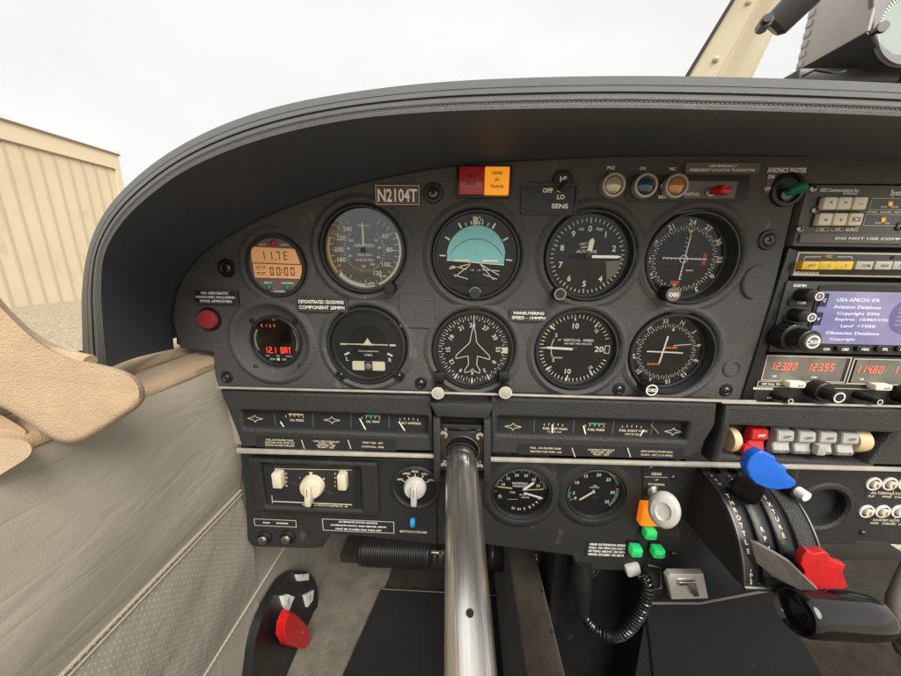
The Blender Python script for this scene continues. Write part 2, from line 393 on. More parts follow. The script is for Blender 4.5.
def rrect(u0, v0, u1, v1, r, n=5):
    out = []
    for cx, cy, a0 in ((u1-r, v1-r, 0), (u0+r, v1-r, 90), (u0+r, v0+r, 180), (u1-r, v0+r, 270)):
        for i in range(n+1): a = R(a0+90*i/n); out.append((cx+r*math.cos(a), cy+r*math.sin(a)))
    return out
def smooth_poly(pts, n=6):
    out = []; k = len(pts)
    for i in range(k):
        p0, p1, p2, p3 = [Vector(pts[(i+j-1) % k]) for j in range(4)]
        for q in range(n):
            t = q/n; out.append(tuple(.5*((2*p1)+(p2-p0)*t+(2*p0-5*p1+4*p2-p3)*t*t+(3*p1-p0-3*p2+p3)*t**3)))
    return out
def smooth_path(pts, n=6):
    k = len(pts); out = []
    for i in range(k-1):
        p0, p1, p2, p3 = [Vector(pts[min(max(i+j-1, 0), k-1)]) for j in range(4)]
        for q in range(n):
            t = q/n; out.append(tuple(.5*((2*p1)+(p2-p0)*t+(2*p0-5*p1+4*p2-p3)*t*t+(3*p1-p0-3*p2+p3)*t**3)))
    out.append(tuple(pts[-1])); return out
def tag(o, label, cat, group=None, kind=None):
    if label: o['label'] = label
    if cat: o['category'] = cat
    if group: o['group'] = group
    if kind: o['kind'] = kind
    return o
def thing(name, u, v, w, label, cat, group=None):
    o = bpy.data.objects.new(name, None); COL.objects.link(o); o.location = (u, -w, v); o['_o'] = (u, -w, v); o.empty_display_size = .02
    return tag(o, label, cat, group)
def struct(o): o['kind'] = 'structure'; return o

# =================================================================== outdoors
GZ = -1.35      # ground below the pilot's eye
m = MB(); m.quad([(-800, GZ, 800), (1500, GZ, 800), (1500, GZ, -2500), (-800, GZ, -2500)], 'gravel'); struct(m.build('ground'))
# hangar: its long wall runs ahead, parallel to the aircraft
c0 = onZ(151, 293, GZ)            # foot of the far corner
cX = c0[0]; wy = c0[2]
d = ray(117, 156); t = (cX-CAM.x)/d.x; hz = CAM.z+d.z*t; wy2 = -(CAM.y+d.y*t)
wfar = wy2
WX0 = cX
LEN = 42
def hw(k): return wfar+k       # w grows toward the viewer
root = thing('hangar', WX0, GZ, wfar, 'tan corrugated metal hangar standing left of the cockpit window', 'hangar')
m = MB(); m.box((WX0-6, (GZ+hz)/2, wfar+LEN/2), (12, hz-GZ, LEN), 'hangar'); m.build('wall', root)
yA = onX(57, 150, WX0)[2]; yB = onX(71, 152, WX0)[2]; rs_ = abs(yA-yB); print('RIB', rs_, yA, wfar)
m = MB(); k = 0
while k*rs_ < LEN-1:
    wq = wfar+.45+k*rs_; k += 1
    m.box((WX0+.012, (GZ+hz)/2-.25, wq), (.012, hz-GZ-.5, .045), 'hangar_seam', 0)
m.build('wall_rib', root)
m = MB(); m.box((WX0+.02, hz-.22, wfar+LEN/2), (.05, .45, LEN), 'hangar_trim'); m.box((WX0+.02, (GZ+hz)/2, wfar+.10), (.04, hz-GZ-.02, .20), 'hangar_trim'); m.build('fascia', root)
m = MB(); m.box((WX0-5.96, hz+.03, wfar+LEN/2), (12.1, .05, LEN+.06), 'rust'); m.box((WX0+.02, hz-.46, wfar+LEN/2), (.06, .04, LEN-.4), 'rust'); m.build('roof_edge', root)
m = MB(); fx, fz, fw = onZ(120, 292, GZ)
m.box((WX0-3, GZ+2.1, wfar-40), (16, 4.6, 8), 'hangar'); m.box((WX0-3, GZ+4.5, wfar-40), (16.6, .2, 8.6), 'rust')
b = m.build('distant_shed'); tag(b, 'low distant tan shed just showing past the corner of the hangar', 'shed')

# =================================================================== glareshield
GP = [((83, 366), (107, 369), (174, 349)), ((82, 325), (103, 325), (172, 318)), ((82, 290), (101, 290), (177, 296)), ((88, 250), (104, 256), (190, 272)),
      ((103, 215), (118, 228), (208, 253)), ((130, 183), (142, 202), (232, 237)), ((170, 152), (181, 173), (262, 221)), ((220, 126), (230, 150), (300, 205)),
      ((280, 106), (288, 132), (345, 190)), ((350, 92.5), (355, 119), (395, 178)), ((430, 83), (432, 112), (455, 168)), ((520, 78), (520, 109), (535, 162)),
      ((620, 76), (620, 108), (625, 158)), ((720, 77), (720, 110), (722, 157)), ((820, 80), (820, 113), (820, 159)), ((910, 84), (910, 117), (910, 160)), ((1050, 92), (1050, 125), (1050, 163))]
Ts = smooth_path([g[0] for g in GP], 7); Bs = smooth_path([g[1] for g in GP], 7); Is = smooth_path([g[2] for g in GP], 7)
LW = .085
root = thing('glareshield', 0, P(600, 120, .05)[1], .05, 'padded black vinyl glareshield with stitched rolled edge arching over the instrument panel', 'glareshield')
def lipw(t):
    g = .0013*(math.exp(-((t-.31)/.03)**2)) + .0020*math.exp(-((t-.54)/.035)**2) + .0006*math.exp(-((t-.81)/.03)**2) - .0010*math.exp(-((t-.43)/.07)**2) - .0010*math.exp(-((t-.67)/.08)**2)
    return LW - .004 + .016*math.sin(math.pi/2*min(1, t*1.15+.02)) - g
m = MB(); rows = []
def lip(i, t, dw=0):
    a, b = Ts[i], Bs[i]; return P3(a[0]+(b[0]-a[0])*t, a[1]+(b[1]-a[1])*t, lipw(t)+dw)
n = len(Ts)
deck = []
for dz, dwn in ((.42, .02), (.25, .008), (.12, .003), (.05, .001)):   # deck running forward under the windshield
    row = []
    for i in range(n):
        u, v, w_ = lip(i, 0); cu, cv = .1, -.05
        iu, iv = P(*Is[i], 0); ti, ri = math.hypot(u-cu, v-cv), math.hypot(iu-cu, iv-cv)*1.02+.001
        ri *= 1 if Ts[i][0] < 260 else 0
        f_ = max(1.0, ri/ti) if dz > .06 else 1+(max(1.0, ri/ti)-1)*dz/.085
        row.append((cu+(u-cu)*f_, cv+(v-cv)*f_, LW-dz))
    rows.append(row)
ts = [0]+[j/40 for j in range(1, 41)]
for t in ts: rows.append([lip(i, t) for i in range(n)])
m.grid(rows, 'vinyl')
m.build('padded_edge', root, angle=60)
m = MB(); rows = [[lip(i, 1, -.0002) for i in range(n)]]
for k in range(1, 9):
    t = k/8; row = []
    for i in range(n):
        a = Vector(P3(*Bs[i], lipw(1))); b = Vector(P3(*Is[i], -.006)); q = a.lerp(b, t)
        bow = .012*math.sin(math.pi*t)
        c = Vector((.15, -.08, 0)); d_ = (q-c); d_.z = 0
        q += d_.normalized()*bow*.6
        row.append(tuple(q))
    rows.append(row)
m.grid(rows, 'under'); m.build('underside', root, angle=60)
m = MB()
for i in range(n-1):       # stitches: three per path step
    for k in range(3):
        a = Vector(lip(i, .805, .0002)).lerp(Vector(lip(i+1, .805, .0002)), k/3+.03); b = Vector(lip(i, .815, .0002)).lerp(Vector(lip(i+1, .815, .0002)), k/3+.25)
        if (b-a).length < .02: m.rod(a, b, .00032, .00032, 'thread', 5)
m.build('stitching', root)

# =================================================================== instrument panel
pano = [(216, 388), (213, 352), (180, 348), (172, 320)]+[(p[0]-2, p[1]-2) for p in smooth_path([(177, 296), (190, 272), (208, 253), (232, 237), (262, 221), (300, 205), (345, 190), (395, 178), (455, 168), (535, 162), (625, 158), (722, 157), (808, 158)], 3)]+[(803, 168), (748, 402)]
po = [P(*p) for p in pano]
G = {  # name: px, py, hole radius (m)
 'clock': (276, 266, .0285), 'monitor': (272, 342, .036), 'asi': (362, 250, .0400), 'tc': (367, 346, .0395), 'ai': (476, 256, .0405), 'dg': (473, 350, .0400),
 'alt': (590, 256, .0405), 'vsi': (577, 351, .0400), 'obs': (693, 258, .0410), 'vor': (672, 354, .0405)}
holes = [circ(*P(x, y), r) for x, y, r in G.values()]
root = thing('instrument_panel', *P(480, 300), 0, 'dark grey moulded panel carrying the round flight instruments', 'instrument panel')
m = MB(); m.sheet(po, holes, -.003, .0, 'panel', .0012)
for nme, (x, y, r) in G.items():      # soft moulded ridges round the openings
    c = P(x, y)
    if nme in ('clock',): pr = [(r+.0005, -.0006), (r+.002, .001), (r+.004, .0014), (r+.007, .0004), (r+.009, -.0006)]
    elif nme == 'monitor': pr = [(r-.0100, -.007), (r-.0098, -.0055), (r-.003, -.004), (r, .0), (r+.002, .0024), (r+.004, .003), (r+.007, .0014), (r+.0095, -.0006)]
    else: pr = [(r-.0005, -.004), (r, .0), (r+.0018, .0022), (r+.0035, .0028), (r+.0055, .0016), (r+.0080, .0002), (r+.0090, -.0008)]
    m.lathe(c, pr, 'panel', 72)
m.build('panel_face', root, angle=50)
def screw(root, px, py, w=.0, r=.0045, cup=True, px_mat='dark_steel', name='screw'):
    u, v = P(px, py, w); m = MB()
    if cup: m.lathe((u, v), [(r*2.1, w), (r*1.9, w+.0012), (r*1.35, w+.0014), (r*1.05, w-.0002+.0008)], 'black', 32)
    m.lathe((u, v), [(r*1.05, w+.0003), (r, w+.0014), (r*.7, w+.0021), (0, w+.0024)], px_mat, 24)
    a = random.uniform(0, 90)
    for k in (0, 90):
        s_, c_ = math.sin(R(a+k)), math.cos(R(a+k)); m.line((u-s_*r*.6, v-c_*r*.6), (u+s_*r*.6, v+c_*r*.6), r*.24, w+.00255, 'gap')
    return m.build(name, root)
for x, y in ((433, 193), (227, 268), (768, 240)): screw(root, x, y, 0, .0042)
for x, y in ((227, 377), (421, 383), (646, 388), (619, 389), (726, 390)): screw(root, x, y, 0, .0030)
m = MB(); u, v = P(732, 368); m.lathe((u, v), [(.0085, 0), (.0082, .0012), (.0065, .0016), (.006, .0006), (0, .0004)], 'panel', 32); m.build('hole_plug', root)
m = MB(); u, v = P(758, 282)
for a0, a1 in ((175, 355),):
    pts = [(u+.0125*math.sin(R(a)), v+.0145*math.cos(R(a)), .0008) for a in range(180, 361, 12)]
    m.tube(pts, [.0004+.0022*math.sin(math.pi*i/(len(pts)-1)) for i in range(len(pts))], 'panel', 8)
m.build('moulded_scoop', root)
m = MB(); a = P(399, 294); b = P(434, 328); m.sheet(rrect(a[0], b[1], b[0], a[1], .0012), [], 0, .0018, 'panel', .0006)
m.lathe(((a[0]+b[0])/2, (a[1]+b[1])/2), [(.003, .0018), (.0028, .0024), (0, .0026)], 'panel', 16); m.build('blank_cover', root)

# =================================================================== round gauges
def gauge(name, px, py, ro, rd, wd, label, ring='bezel', wr=.003, dial='dial', glassy=True, cat='gauge', wback=-.03, base=0):
    c = P(px, py, base); root = thing(name, c[0], c[1], base, label, cat)
    m = MB(); m.lathe(c, [(ro-.0006, wback), (ro-.0006, wr-.0012), (ro-.0016, wr), (ro-.0030, wr), (rd+.0022, wd+.0022), (rd+.0010, wd+.0004), (rd, wd)], ring, 80); m.build('bezel', root)
    m = MB(); m.disc(c, rd+.0012, wd, dial, 72); m.build('dial', root)
    if glassy:
        m = MB(); m.disc(c, rd+.0016, wd+.0030, 'glare_glass' if name == 'airspeed_indicator' else 'cover_glass', 64); m.build('cover_glass', root)
    return root, c
def needle(root, c, a, r0, r1, wid, w, mt='white', tip=True, name='needle', hub=.003, hubm='black'):
    m = MB(); a = R(a); sx, sy = math.sin(a), math.cos(a); nx, ny = sy, -sx
    def q(r, k): return (c[0]+sx*r+nx*k, c[1]+sy*r+ny*k)
    pts = [q(r0, -wid*.5), q(r0, wid*.5), q(r1*.88 if tip else r1, wid*.5), q(r1, wid*.08), q(r1, -wid*.08), q(r1*.88 if tip else r1, -wid*.5)]
    m.prism(pts[::-1], w, w+.0005, mt)
    if hub: m.lathe(c, [(hub, w-.001), (hub, w+.0009), (hub*.8, w+.0012), (0, w+.0012)], hubm, 20)
    return m.build(name, root)
def knob(root, px, py, r, l, mt='black', tipm=None, w0=0., flute=.07, name='knob', ring=None, text=None, pos=None):
    u, v = pos or P(px, py, w0); m = MB()
    m.lathe((u, v), [(r*1.0, w0), (r, w0+.0005), (r*.97, w0+l*.75), (r*.93, w0+l-.0008)], mt, 36, flute=flute)
    m.lathe((u, v), [(r*.93, w0+l-.0008), (r*.84, w0+l), (0, w0+l)], tipm or mt, 36)
    if ring: m.arc((u, v), r*.70, r*.86, 0, 360, w0+l+.0002, ring, 36)
    if text: m.text(text, u, v, r*.5, w0+l+.0002, 'white')
    return m.build(name, root)
W = .0004   # paint lift
# --- airspeed
g, c = gauge('airspeed_indicator', 363, 250, .0395, .0345, -.004, 'airspeed indicator with white, green and yellow arcs, just below the brown registration plate', cat='flight instrument')
m = MB(); wd = -.004+W
m.ticks(c, .0285, .0325, 30, 330, 31, .0005, wd); m.ticks(c, .0265, .0325, 30, 330, 11, .0008, wd)
m.arc(c, .0325, .0342, 62, 158, wd, 'white'); m.arc(c, .0315, .0325, 110, 180, wd, 'paint_green'); m.arc(c, .0300, .0340, 165, 228, wd, 'white')
m.arc(c, .0300, .0308, 175, 225, wd+.0002, 'paint_green'); m.arc(c, .0322, .0342, 232, 290, wd, 'paint_yellow'); m.tick(c, .027, .034, 296, .0012, wd+.0002, 'paint_red')
m.ring_text([('60', 57), ('80', 88), ('100', 122), ('120', 150), ('180', 248), ('200', 271), ('220', 297), ('240', 322)], c, .0235, .0042, wd, radial=False)
m.ring_text([('40', 52), ('60', 80), ('80', 115), ('100', 150), ('120', 185), ('60', 250), ('80', 275), ('200', 305)], c, .0145, .0023, wd, radial=False)
m.ticks(c, .0175, .0198, 40, 320, 36, .0004, wd)
m.text('AIRSPEED', c[0], c[1]+.0042, .0026, wd, width=.019); m.text('TRUE MPH', c[0], c[1]-.0042, .0022, wd); m.text('KNOTS TAS', c[0], c[1]-.0090, .0022, wd)
m.text('MPH', c[0]+.0165, c[1]-.0235, .0019, wd); m.text('PRESS ALT', c[0]+.001, c[1]+.0215, .0019, wd); m.build('markings', g)
needle(g, c, 0, 0, .0245, .0017, -.0020, 'lume'); u, v = P(390, 286); knob(g, 392, 287, .0052, .011, 'black', w0=.0015)
# --- attitude
g, c = gauge('attitude_indicator', 476, 256, .0400, .0350, -.004, 'attitude indicator with sky blue upper half, top row between airspeed and altimeter', cat='flight instrument')
m = MB(); wd = -.0030
def clip_disc(r, a0, a1, n=30): return [(c[0]+r*math.sin(R(a0+(a1-a0)*i/n)), c[1]+r*math.cos(R(a0+(a1-a0)*i/n))) for i in range(n+1)]
rs = .0265
top = [(c[0]-rs*.985, c[1]-.0045)] + clip_disc(rs, -82, 82) + [(c[0]+rs*.97, c[1]-.0075)]
m.quad([(p[0], p[1], wd) for p in top], 'sky_card')
m.line((c[0]-rs, c[1]-.0040), (c[0]+rs*.98, c[1]-.0075), .0009, wd+.0003, 'white')
for (x0, y0, x1, y1) in ((-.005, -.007, -.024, -.012), (-.005, -.008, -.019, -.019), (.004, -.007, .022, -.017), (.005, -.008, .017, -.021), (-.022, -.009, -.008, -.012), (-.02, -.017, -.006, -.021), (.006, -.012, .022, -.013), (-.024, -.0105, -.012, -.0095), (.007, -.016, .020, -.0205)):
    m.line((c[0]+x0, c[1]+y0), (c[0]+x1, c[1]+y1), .0007, wd+.0003, 'white')
m.text('1 0    1 0', c[0], c[1]-.0125, .0018, wd+.0003); m.build('horizon_card', g)
m = MB(); m.ticks(c, .0275, .0325, -60, 60, 3, .0014, -.0024); 
for a in (-30, 30): m.tick(c, .0275, .0325, a, .0016, -.0024, 'white')
for a in (-20, -10, 10, 20): m.tick(c, .0275, .0305, a, .0009, -.0024, 'white')
for a in (-90, 96): m.tick(c, .0275, .0330, a, .0012, -.0024, 'white')
for a in (-5, -1.5, 4): m.tick(c, .0270, .0338, a, .0016, -.0022, 'lume')
for k in (0,): m.quad([(c[0]-.001, c[1]+.029, -.0022), (c[0]+.006, c[1]+.031, -.0022), (c[0]+.001, c[1]+.0335, -.0022)], 'ivory')
m.text('- - -', c[0]-.001, c[1]+.0045, .0016, -.0024, 'black'); m.text('. . . .', c[0], c[1]+.002, .0016, -.0024, 'black'); m.build('markings', g)
m = MB(); m.rect(c[0]-.020, c[1]-.0052, c[0]-.006, c[1]-.0030, -.0016, 'lume'); m.rect(c[0]+.006, c[1]-.0052, c[0]+.020, c[1]-.0030, -.0016, 'white'); m.build('aircraft_bar', g)
m = MB(); m.arc((c[0], c[1]-.012), .0268, .0272, -62, 62, wd+.0004, 'dial2'); m.build('sky_arc', g)
m = MB(); lo = clip_disc(.0352, 140, 220); m.prism(lo, -.0030, -.0012, 'dial2'); m.prism([(c[0]-.008, c[1]-.0268), (c[0]+.008, c[1]-.0268), (c[0]+.005, c[1]-.0155), (c[0]-.005, c[1]-.0155)], -.0025, -.0008, 'dial2', .0003); m.build('lower_mask', g)
m = MB(); k = (c[0], c[1]-.0330); m.lathe(k, [(.0058, -.001), (.0056, .004), (.005, .0048), (0, .0050)], 'bezel', 32); m.arc(k, .0050, .0056, -80, 80, .0049, 'steel'); m.build('knob', g)
# --- altimeter
g, c = gauge('altimeter', 589.5, 256.5, .0400, .0350, -.006, 'altimeter with numerals 0 to 9 and a horizontal white pointer, upper row', cat='flight instrument')
m = MB(); wd = -.006+W
m.ticks(c, .0300, .0330, 0, 352.8, 50, .0006, wd); m.ticks(c, .0290, .0330, 0, 324, 10, .0011, wd)
m.ring_text([(str(i), 36*i) for i in range(10) if i != 3], c, .0242, .0052, wd, radial=False, bold=.02)
m.text('3', c[0]+.0225, c[1]-.0075, .005, wd); m.text('100', c[0]-.0075, c[1]+.0235, .0022, wd); m.text('FEET', c[0]+.0085, c[1]+.0235, .0022, wd, ang=10)
m.text('1000 FEET', c[0]-.002, c[1]+.0115, .002, wd, ang=-8); m.text('10000 FT', c[0]-.0015, c[1]+.0085, .002, wd, ang=-8); m.text('ALTITUDE', c[0]-.001, c[1]+.0045, .0024, wd, width=.018); m.build('markings', g)
m = MB(); m.quad([(c[0]+.017, c[1]-.004, wd+.0001), (c[0]+.031, c[1]-.003, wd+.0001), (c[0]+.028, c[1]-.015, wd+.0001), (c[0]+.020, c[1]-.021, wd+.0001)], 'label_grey'); m.build('pressure_window', g)
m = MB(); m.prism([(c[0]-.0155, c[1]-.0012), (c[0], c[1]-.0012), (c[0], c[1]+.0012), (c[0]-.0155, c[1]+.0012)], -.003, -.0025, 'dial2'); m.build('needle_tail', g)
needle(g, c, 90, .003, .0290, .0024, -.0028, 'white'); needle(g, c, 8, .005, .0160, .0042, -.0034, 'lume', hub=0, name='short_needle')
needle(g, c, 215, 0, .009, .0016, -.0038, 'dial2', hub=0, name='thin_needle')
knob(g, 557, 293, .0060, .010, 'black', 'bezel', w0=.001, ring='steel')
# --- upper course deviation indicator
g, c = gauge('course_indicator', 691, 259, .0405, .0350, -.010, 'upper course deviation indicator with two small red flags, right end of top row', cat='flight instrument')
m = MB(); wd = -.010+W; rot = 8-0
m.ticks(c, .0262, .0290, 0, 355, 72, .0005, wd); m.ticks(c, .0250, .0290, 0, 350, 36, .0007, wd)
m.ring_text([('24', 4), ('27', 32), ('30', 61), ('33', 90), ('0', 118), ('3', 149), ('6', 180), ('9', 210), ('12', 240), ('15', 268), ('18', 297), ('21', 330)], c, .0318, .0046, wd, bold=.016)
m.arc(c, .0030, .0036, 0, 360, wd, 'white')
for k in range(-5, 6):
    if k: m.tick((c[0], c[1]), 0, 0, 0, 0, wd, 'white'); m.line((c[0]+k*.0036, c[1]-.001), (c[0]+k*.0036, c[1]+.001), .0005, wd, 'white'); m.line((c[0]-.001, c[1]+k*.0036), (c[0]+.001, c[1]+k*.0036), .0005, wd, 'white')
m.quad([(c[0]+.002, c[1]+.0215, wd), (c[0]+.0045, c[1]+.025, wd), (c[0]+.0000, c[1]+.025, wd)], 'paint_yellow'); m.quad([(c[0]-.004, c[1]-.0205, wd), (c[0]-.0065, c[1]-.024, wd), (c[0]-.002, c[1]-.024, wd)], 'paint_yellow')
m.text('BENDIX', c[0]+.007, c[1]-.0100, .0014, wd); m.build('markings', g)
m = MB(); m.rect(c[0]+.0165, c[1]-.005, c[0]+.0195, c[1]+.005, wd+.0003, 'paint_red'); m.rect(c[0]-.0085, c[1]-.0225, c[0]-.0005, c[1]-.0195, wd+.0003, 'paint_red'); m.text('NAV', c[0]+.018, c[1], .0014, wd+.0005, 'black', ang=90); m.build('warning_flag', g)
m = MB(); m.prism([(c[0]-.0022, c[1]-.0185), (c[0]-.0014, c[1]-.0185), (c[0]+.0022, c[1]+.021), (c[0]+.0014, c[1]+.021)], -.0085, -.0081, 'white'); m.prism([(c[0]-.020, c[1]+.0012), (c[0]-.020, c[1]+.0004), (c[0]+.019, c[1]-.0004), (c[0]+.019, c[1]+.0004)], -.0079, -.0076, 'white'); m.build('needle', g)
knob(g, 664, 293, .0068, .014, 'black', 'label_grey', w0=.001, text='OBS', flute=.12)
# --- engine monitor
g, c = gauge('engine_monitor', 274, 342, .0262, .0235, -.0045, 'round digital engine monitor showing 12.1 BAT in red, lower left', dial='black_matte', cat='digital gauge', wr=-.001)
m = MB(); wd = -.0042; m.rect(c[0]-.0165, c[1]-.0125, c[0]+.0155, c[1]+.0205, wd, 'display_black'); m.build('display', g)
m = MB(); m.seven('12.1', c[0]-.0130, c[1]-.0125, .0062, wd+.0004, 'led_red', slant=0); m.seven('BAT', c[0]+.0035, c[1]-.0125, .0062, wd+.0004, 'led_red', slant=0, pitch=.62)
m.seven('5154', c[0]-.0135, c[1]+.0140, .0028, wd+.0004, 'led_red_dim', pitch=1.5, slant=0); m.build('digits', g)
m = MB()
m.ticks(c, .0205, .0225, 245, 300, 14, .0006, wd+.0002); m.ticks(c, .0205, .0225, 60, 115, 14, .0006, wd+.0002)
m.text('STEP', c[0]-.0105, c[1]-.0155, .0014, wd+.0002); m.text('TMP', c[0], c[1]-.0155, .0014, wd+.0002); m.text('SAMPLE', c[0]+.011, c[1]-.0155, .0014, wd+.0002)
m.text('EDM', c[0]-.0058, c[1]-.0190, .002, wd+.0002); m.text('700', c[0]+.0060, c[1]-.0190, .002, wd+.0002); m.arc(c, 0, .0014, 0, 360, wd+.0002, 'white') if False else m.disc((c[0], c[1]-.019), .0016, wd+.0002, 'white', 20)
m.text('EGT', c[0], c[1]+.0215, .0013, wd+.0002); m.build('markings', g)
for x, y in ((252, 320), (295, 321), (256, 366), (300, 366), (306, 372)): screw(g, x, y, -.0035, .0020, False, 'black_gloss')
# --- turn coordinator
g, c = gauge('turn_coordinator', 367, 346, .0390, .0340, -.004, 'turn coordinator with small white aircraft and slip ball, lower row', dial='dial2', cat='flight instrument')
m = MB(); wd = -.004+W; m.arc(c, .0175, .0180, -120, 120, wd, 'bezel')
m.disc((c[0], c[1]+.002), .0178, wd, 'dial', 40)
for sx_ in (-1, 1):
    m.line((c[0]+sx_*.0215, c[1]+.0005), (c[0]+sx_*.0275, c[1]+.0005), .0018, wd+.0003, 'white'); m.line((c[0]+sx_*.0190, c[1]-.0080), (c[0]+sx_*.0240, c[1]-.0105), .0018, wd+.0003, 'white')
m.text('L', c[0]-.0215, c[1]-.0145, .0040, wd+.0003); m.text('R', c[0]+.0215, c[1]-.0145, .0040, wd+.0003); m.text('TURN COORDINATOR', c[0], c[1]-.0062, .0014, wd+.0003); m.text('2 MIN.', c[0], c[1]-.0100, .0022, wd+.0003); m.build('markings', g)
m = MB(); m.prism([(c[0]-.0270, c[1]+.0004), (c[0]+.0200, c[1]+.0004), (c[0]+.0200, c[1]+.0014), (c[0]-.0270, c[1]+.0014)], -.0027, -.0023, 'lume'); m.prism([(c[0]-.0065, c[1]+.0002), (c[0]+.0065, c[1]+.0002), (c[0]+.003, c[1]+.0026), (c[0], c[1]+.0075), (c[0]-.003, c[1]+.0026)], -.0026, -.0021, 'lume'); m.build('miniature_aircraft', g)
m = MB(); m.sheet(rrect(c[0]-.0165, c[1]-.0260, c[0]+.0165, c[1]-.0165, .0015), [], -.0035, -.0022, 'lume', .0004)
m.prism(rrect(c[0]-.0040, c[1]-.0262, c[0]+.0040, c[1]-.0163, .001), -.0021, -.0016, 'black'); m.lathe((c[0], c[1]-.0212), [(.0036, -.0016), (.003, -.0004), (.0015, .0002), (0, .0003)], 'label_grey', 20); m.build('slip_ball', g)
for x, y in ((341, 375), (399, 376)): screw(g, x, y, .0022, .0026, True, 'black_gloss')
# --- heading indicator
g, c = gauge('heading_indicator', 473, 350, .0395, .0345, -.002, 'heading indicator with white aeroplane outline on its dial, lower row', dial='dial2', cat='flight instrument')
m = MB(); wd = -.002+W
m.ticks(c, .0300, .0335, 0, 355, 72, .0006, wd); m.ticks(c, .0285, .0335, 0, 350, 36, .0008, wd)
m.ring_text([('24', -3), ('27', 28), ('30', 58), ('33', 88), ('0', 120), ('3', 150), ('6', 180), ('9', 208), ('12', 238), ('15', 269), ('18', 299), ('21', 330)], c, .0243, .0042, wd, bold=.02); m.build('markings', g)
m = MB(); pl = [(0, .0250), (-.0022, .0150), (-.0030, .0085), (-.0045, .0060), (-.0160, -.0055), (-.0165, -.0092), (-.0045, -.0060), (-.0040, -.0150), (-.0075, -.0205), (-.0072, -.0235), (-.0022, -.0215), (0, -.0190),
    (.0022, -.0215), (.0072, -.0235), (.0075, -.0205), (.0040, -.0150), (.0045, -.0060), (.0165, -.0092), (.0160, -.0055), (.0045, .0060), (.0030, .0085), (.0022, .0150)]
pl = [(c[0]+x, c[1]+y) for x, y in pl]
for i in range(len(pl)): m.line(pl[i], pl[(i+1) % len(pl)], .0007, .0000, 'white')
m.line((c[0], c[1]+.025), (c[0], c[1]+.034), .0008, 0, 'white'); m.build('aeroplane_outline', g)
m = MB(); m.quad([(c[0]+.0265, c[1]+.003, wd+.0004), (c[0]+.0335, c[1]+.003, wd+.0004), (c[0]+.0335, c[1]-.003, wd+.0004), (c[0]+.0265, c[1]-.003, wd+.0004), (c[0]+.0285, c[1], wd+.0004)], 'lume')
for a in (150, 210, 180): m.tick(c, .0300, .0345, a, .0018, wd+.0003, 'white')
m.build('heading_bug', g)
for (x, y) in ((438, 393), (505.5, 392.5)):
    u, v = P(x, y, .021); m = MB(); m.lathe((u, v), [(.0030, -.01), (.0030, .012), (.0058, .012), (.0062, .0135), (.0062, .0195), (.0055, .021), (0, .0212)], 'black', 36); m.lathe((u, v), [(.0052, .0213), (.0045, .0216), (0, .0217)], 'grey_plastic', 30); m.arc((u, v), .0052, .0060, 0, 360, .0214, 'ivory'); m.build('knob', g)
    m = MB(); m.box((u, v+.010, .004), (.010, .010, .008), 'black', .001); m.build('knob_bracket', g)
# --- vertical speed
g, c = gauge('vertical_speed_indicator', 576, 350, .0395, .0345, -.005, 'vertical speed indicator reading zero with 10 and 20 numerals, lower row', cat='flight instrument')
m = MB(); wd = -.005+W
m.ticks(c, .0300, .0335, -90+0, 70, 25, .0008, wd); m.ticks(c, .0300, .0335, 110, 270, 25, .0008, wd)
for a in (-90, -48, -4, 38, 142, 188, 228): m.tick(c, .0275, .0335, a, .0014, wd, 'white')
m.text('10', c[0]-.001, c[1]+.0225, .0052, wd, bold=.02); m.text('10', c[0]-.004, c[1]-.0230, .0052, wd, bold=.02); m.text('15', c[0]+.0190, c[1]+.0180, .0032, wd, ang=45); m.text('15', c[0]+.0175, c[1]-.0185, .0032, wd, ang=-45)
m.text('20', c[0]+.0235, c[1]+.0003, .0056, wd, bold=.02, width=.0085); m.frame(c[0]+.0285, c[1]-.004, c[0]+.0335, c[1]+.004, .0007, wd, 'white')
m.text('VERTICAL  SPEED', c[0]+.003, c[1]+.0085, .0024, wd, width=.029); m.text('100 FEET PER MINUTE', c[0]+.003, c[1]+.0050, .0017, wd, width=.026)
m.text('5', c[0]-.0185, c[1]+.0130, .0036, wd); m.text('5', c[0]-.0190, c[1]-.0120, .0036, wd); m.text('UP', c[0]-.015, c[1]+.0085, .0018, wd); m.text('DOWN', c[0]-.0150, c[1]-.0095, .0018, wd)
m.arc(c, .0218, .0225, -115, -65, wd, 'white'); m.build('markings', g)
needle(g, c, -88, 0, .0290, .0022, -.0030, 'white', hub=.0022)
# --- lower course indicator
g, c = gauge('course_indicator', 671.5, 354.5, .0400, .0345, -.009, 'lower course deviation indicator with crossed needles and orange wording, right end of lower row', cat='flight instrument')
m = MB(); wd = -.009+W
m.ticks(c, .0250, .0280, 0, 355, 72, .0005, wd); m.ticks(c, .0240, .0280, 0, 350, 36, .0007, wd)
m.ring_text([('33', -10), ('N', 20), ('3', 48), ('6', 76), ('E', 105), ('12', 138), ('15', 168), ('S', 200), ('21', 228), ('24', 260), ('W', 290), ('30', 320)], c, .0310, .0042, wd, bold=.02)
m.quad([(c[0]+.0020, c[1]+.0210, wd), (c[0]+.0045, c[1]+.0210, wd), (c[0]+.0032, c[1]+.0245, wd)], 'white'); m.text('LOCALIZER', c[0]+.0035, c[1]+.0045, .0018, wd, 'orange_lit'); m.text('GLIDESLOPE', c[0]-.010, c[1]-.0125, .0016, wd, 'orange_lit')
m.line((c[0]+.006, c[1]+.0065), (c[0]+.024, c[1]+.0085), .0007, wd, 'white')
for k in range(-4, 5): m.disc((c[0]+k*.0032-.003, c[1]+.0005), .0004, wd, 'white', 8)
m.build('markings', g)
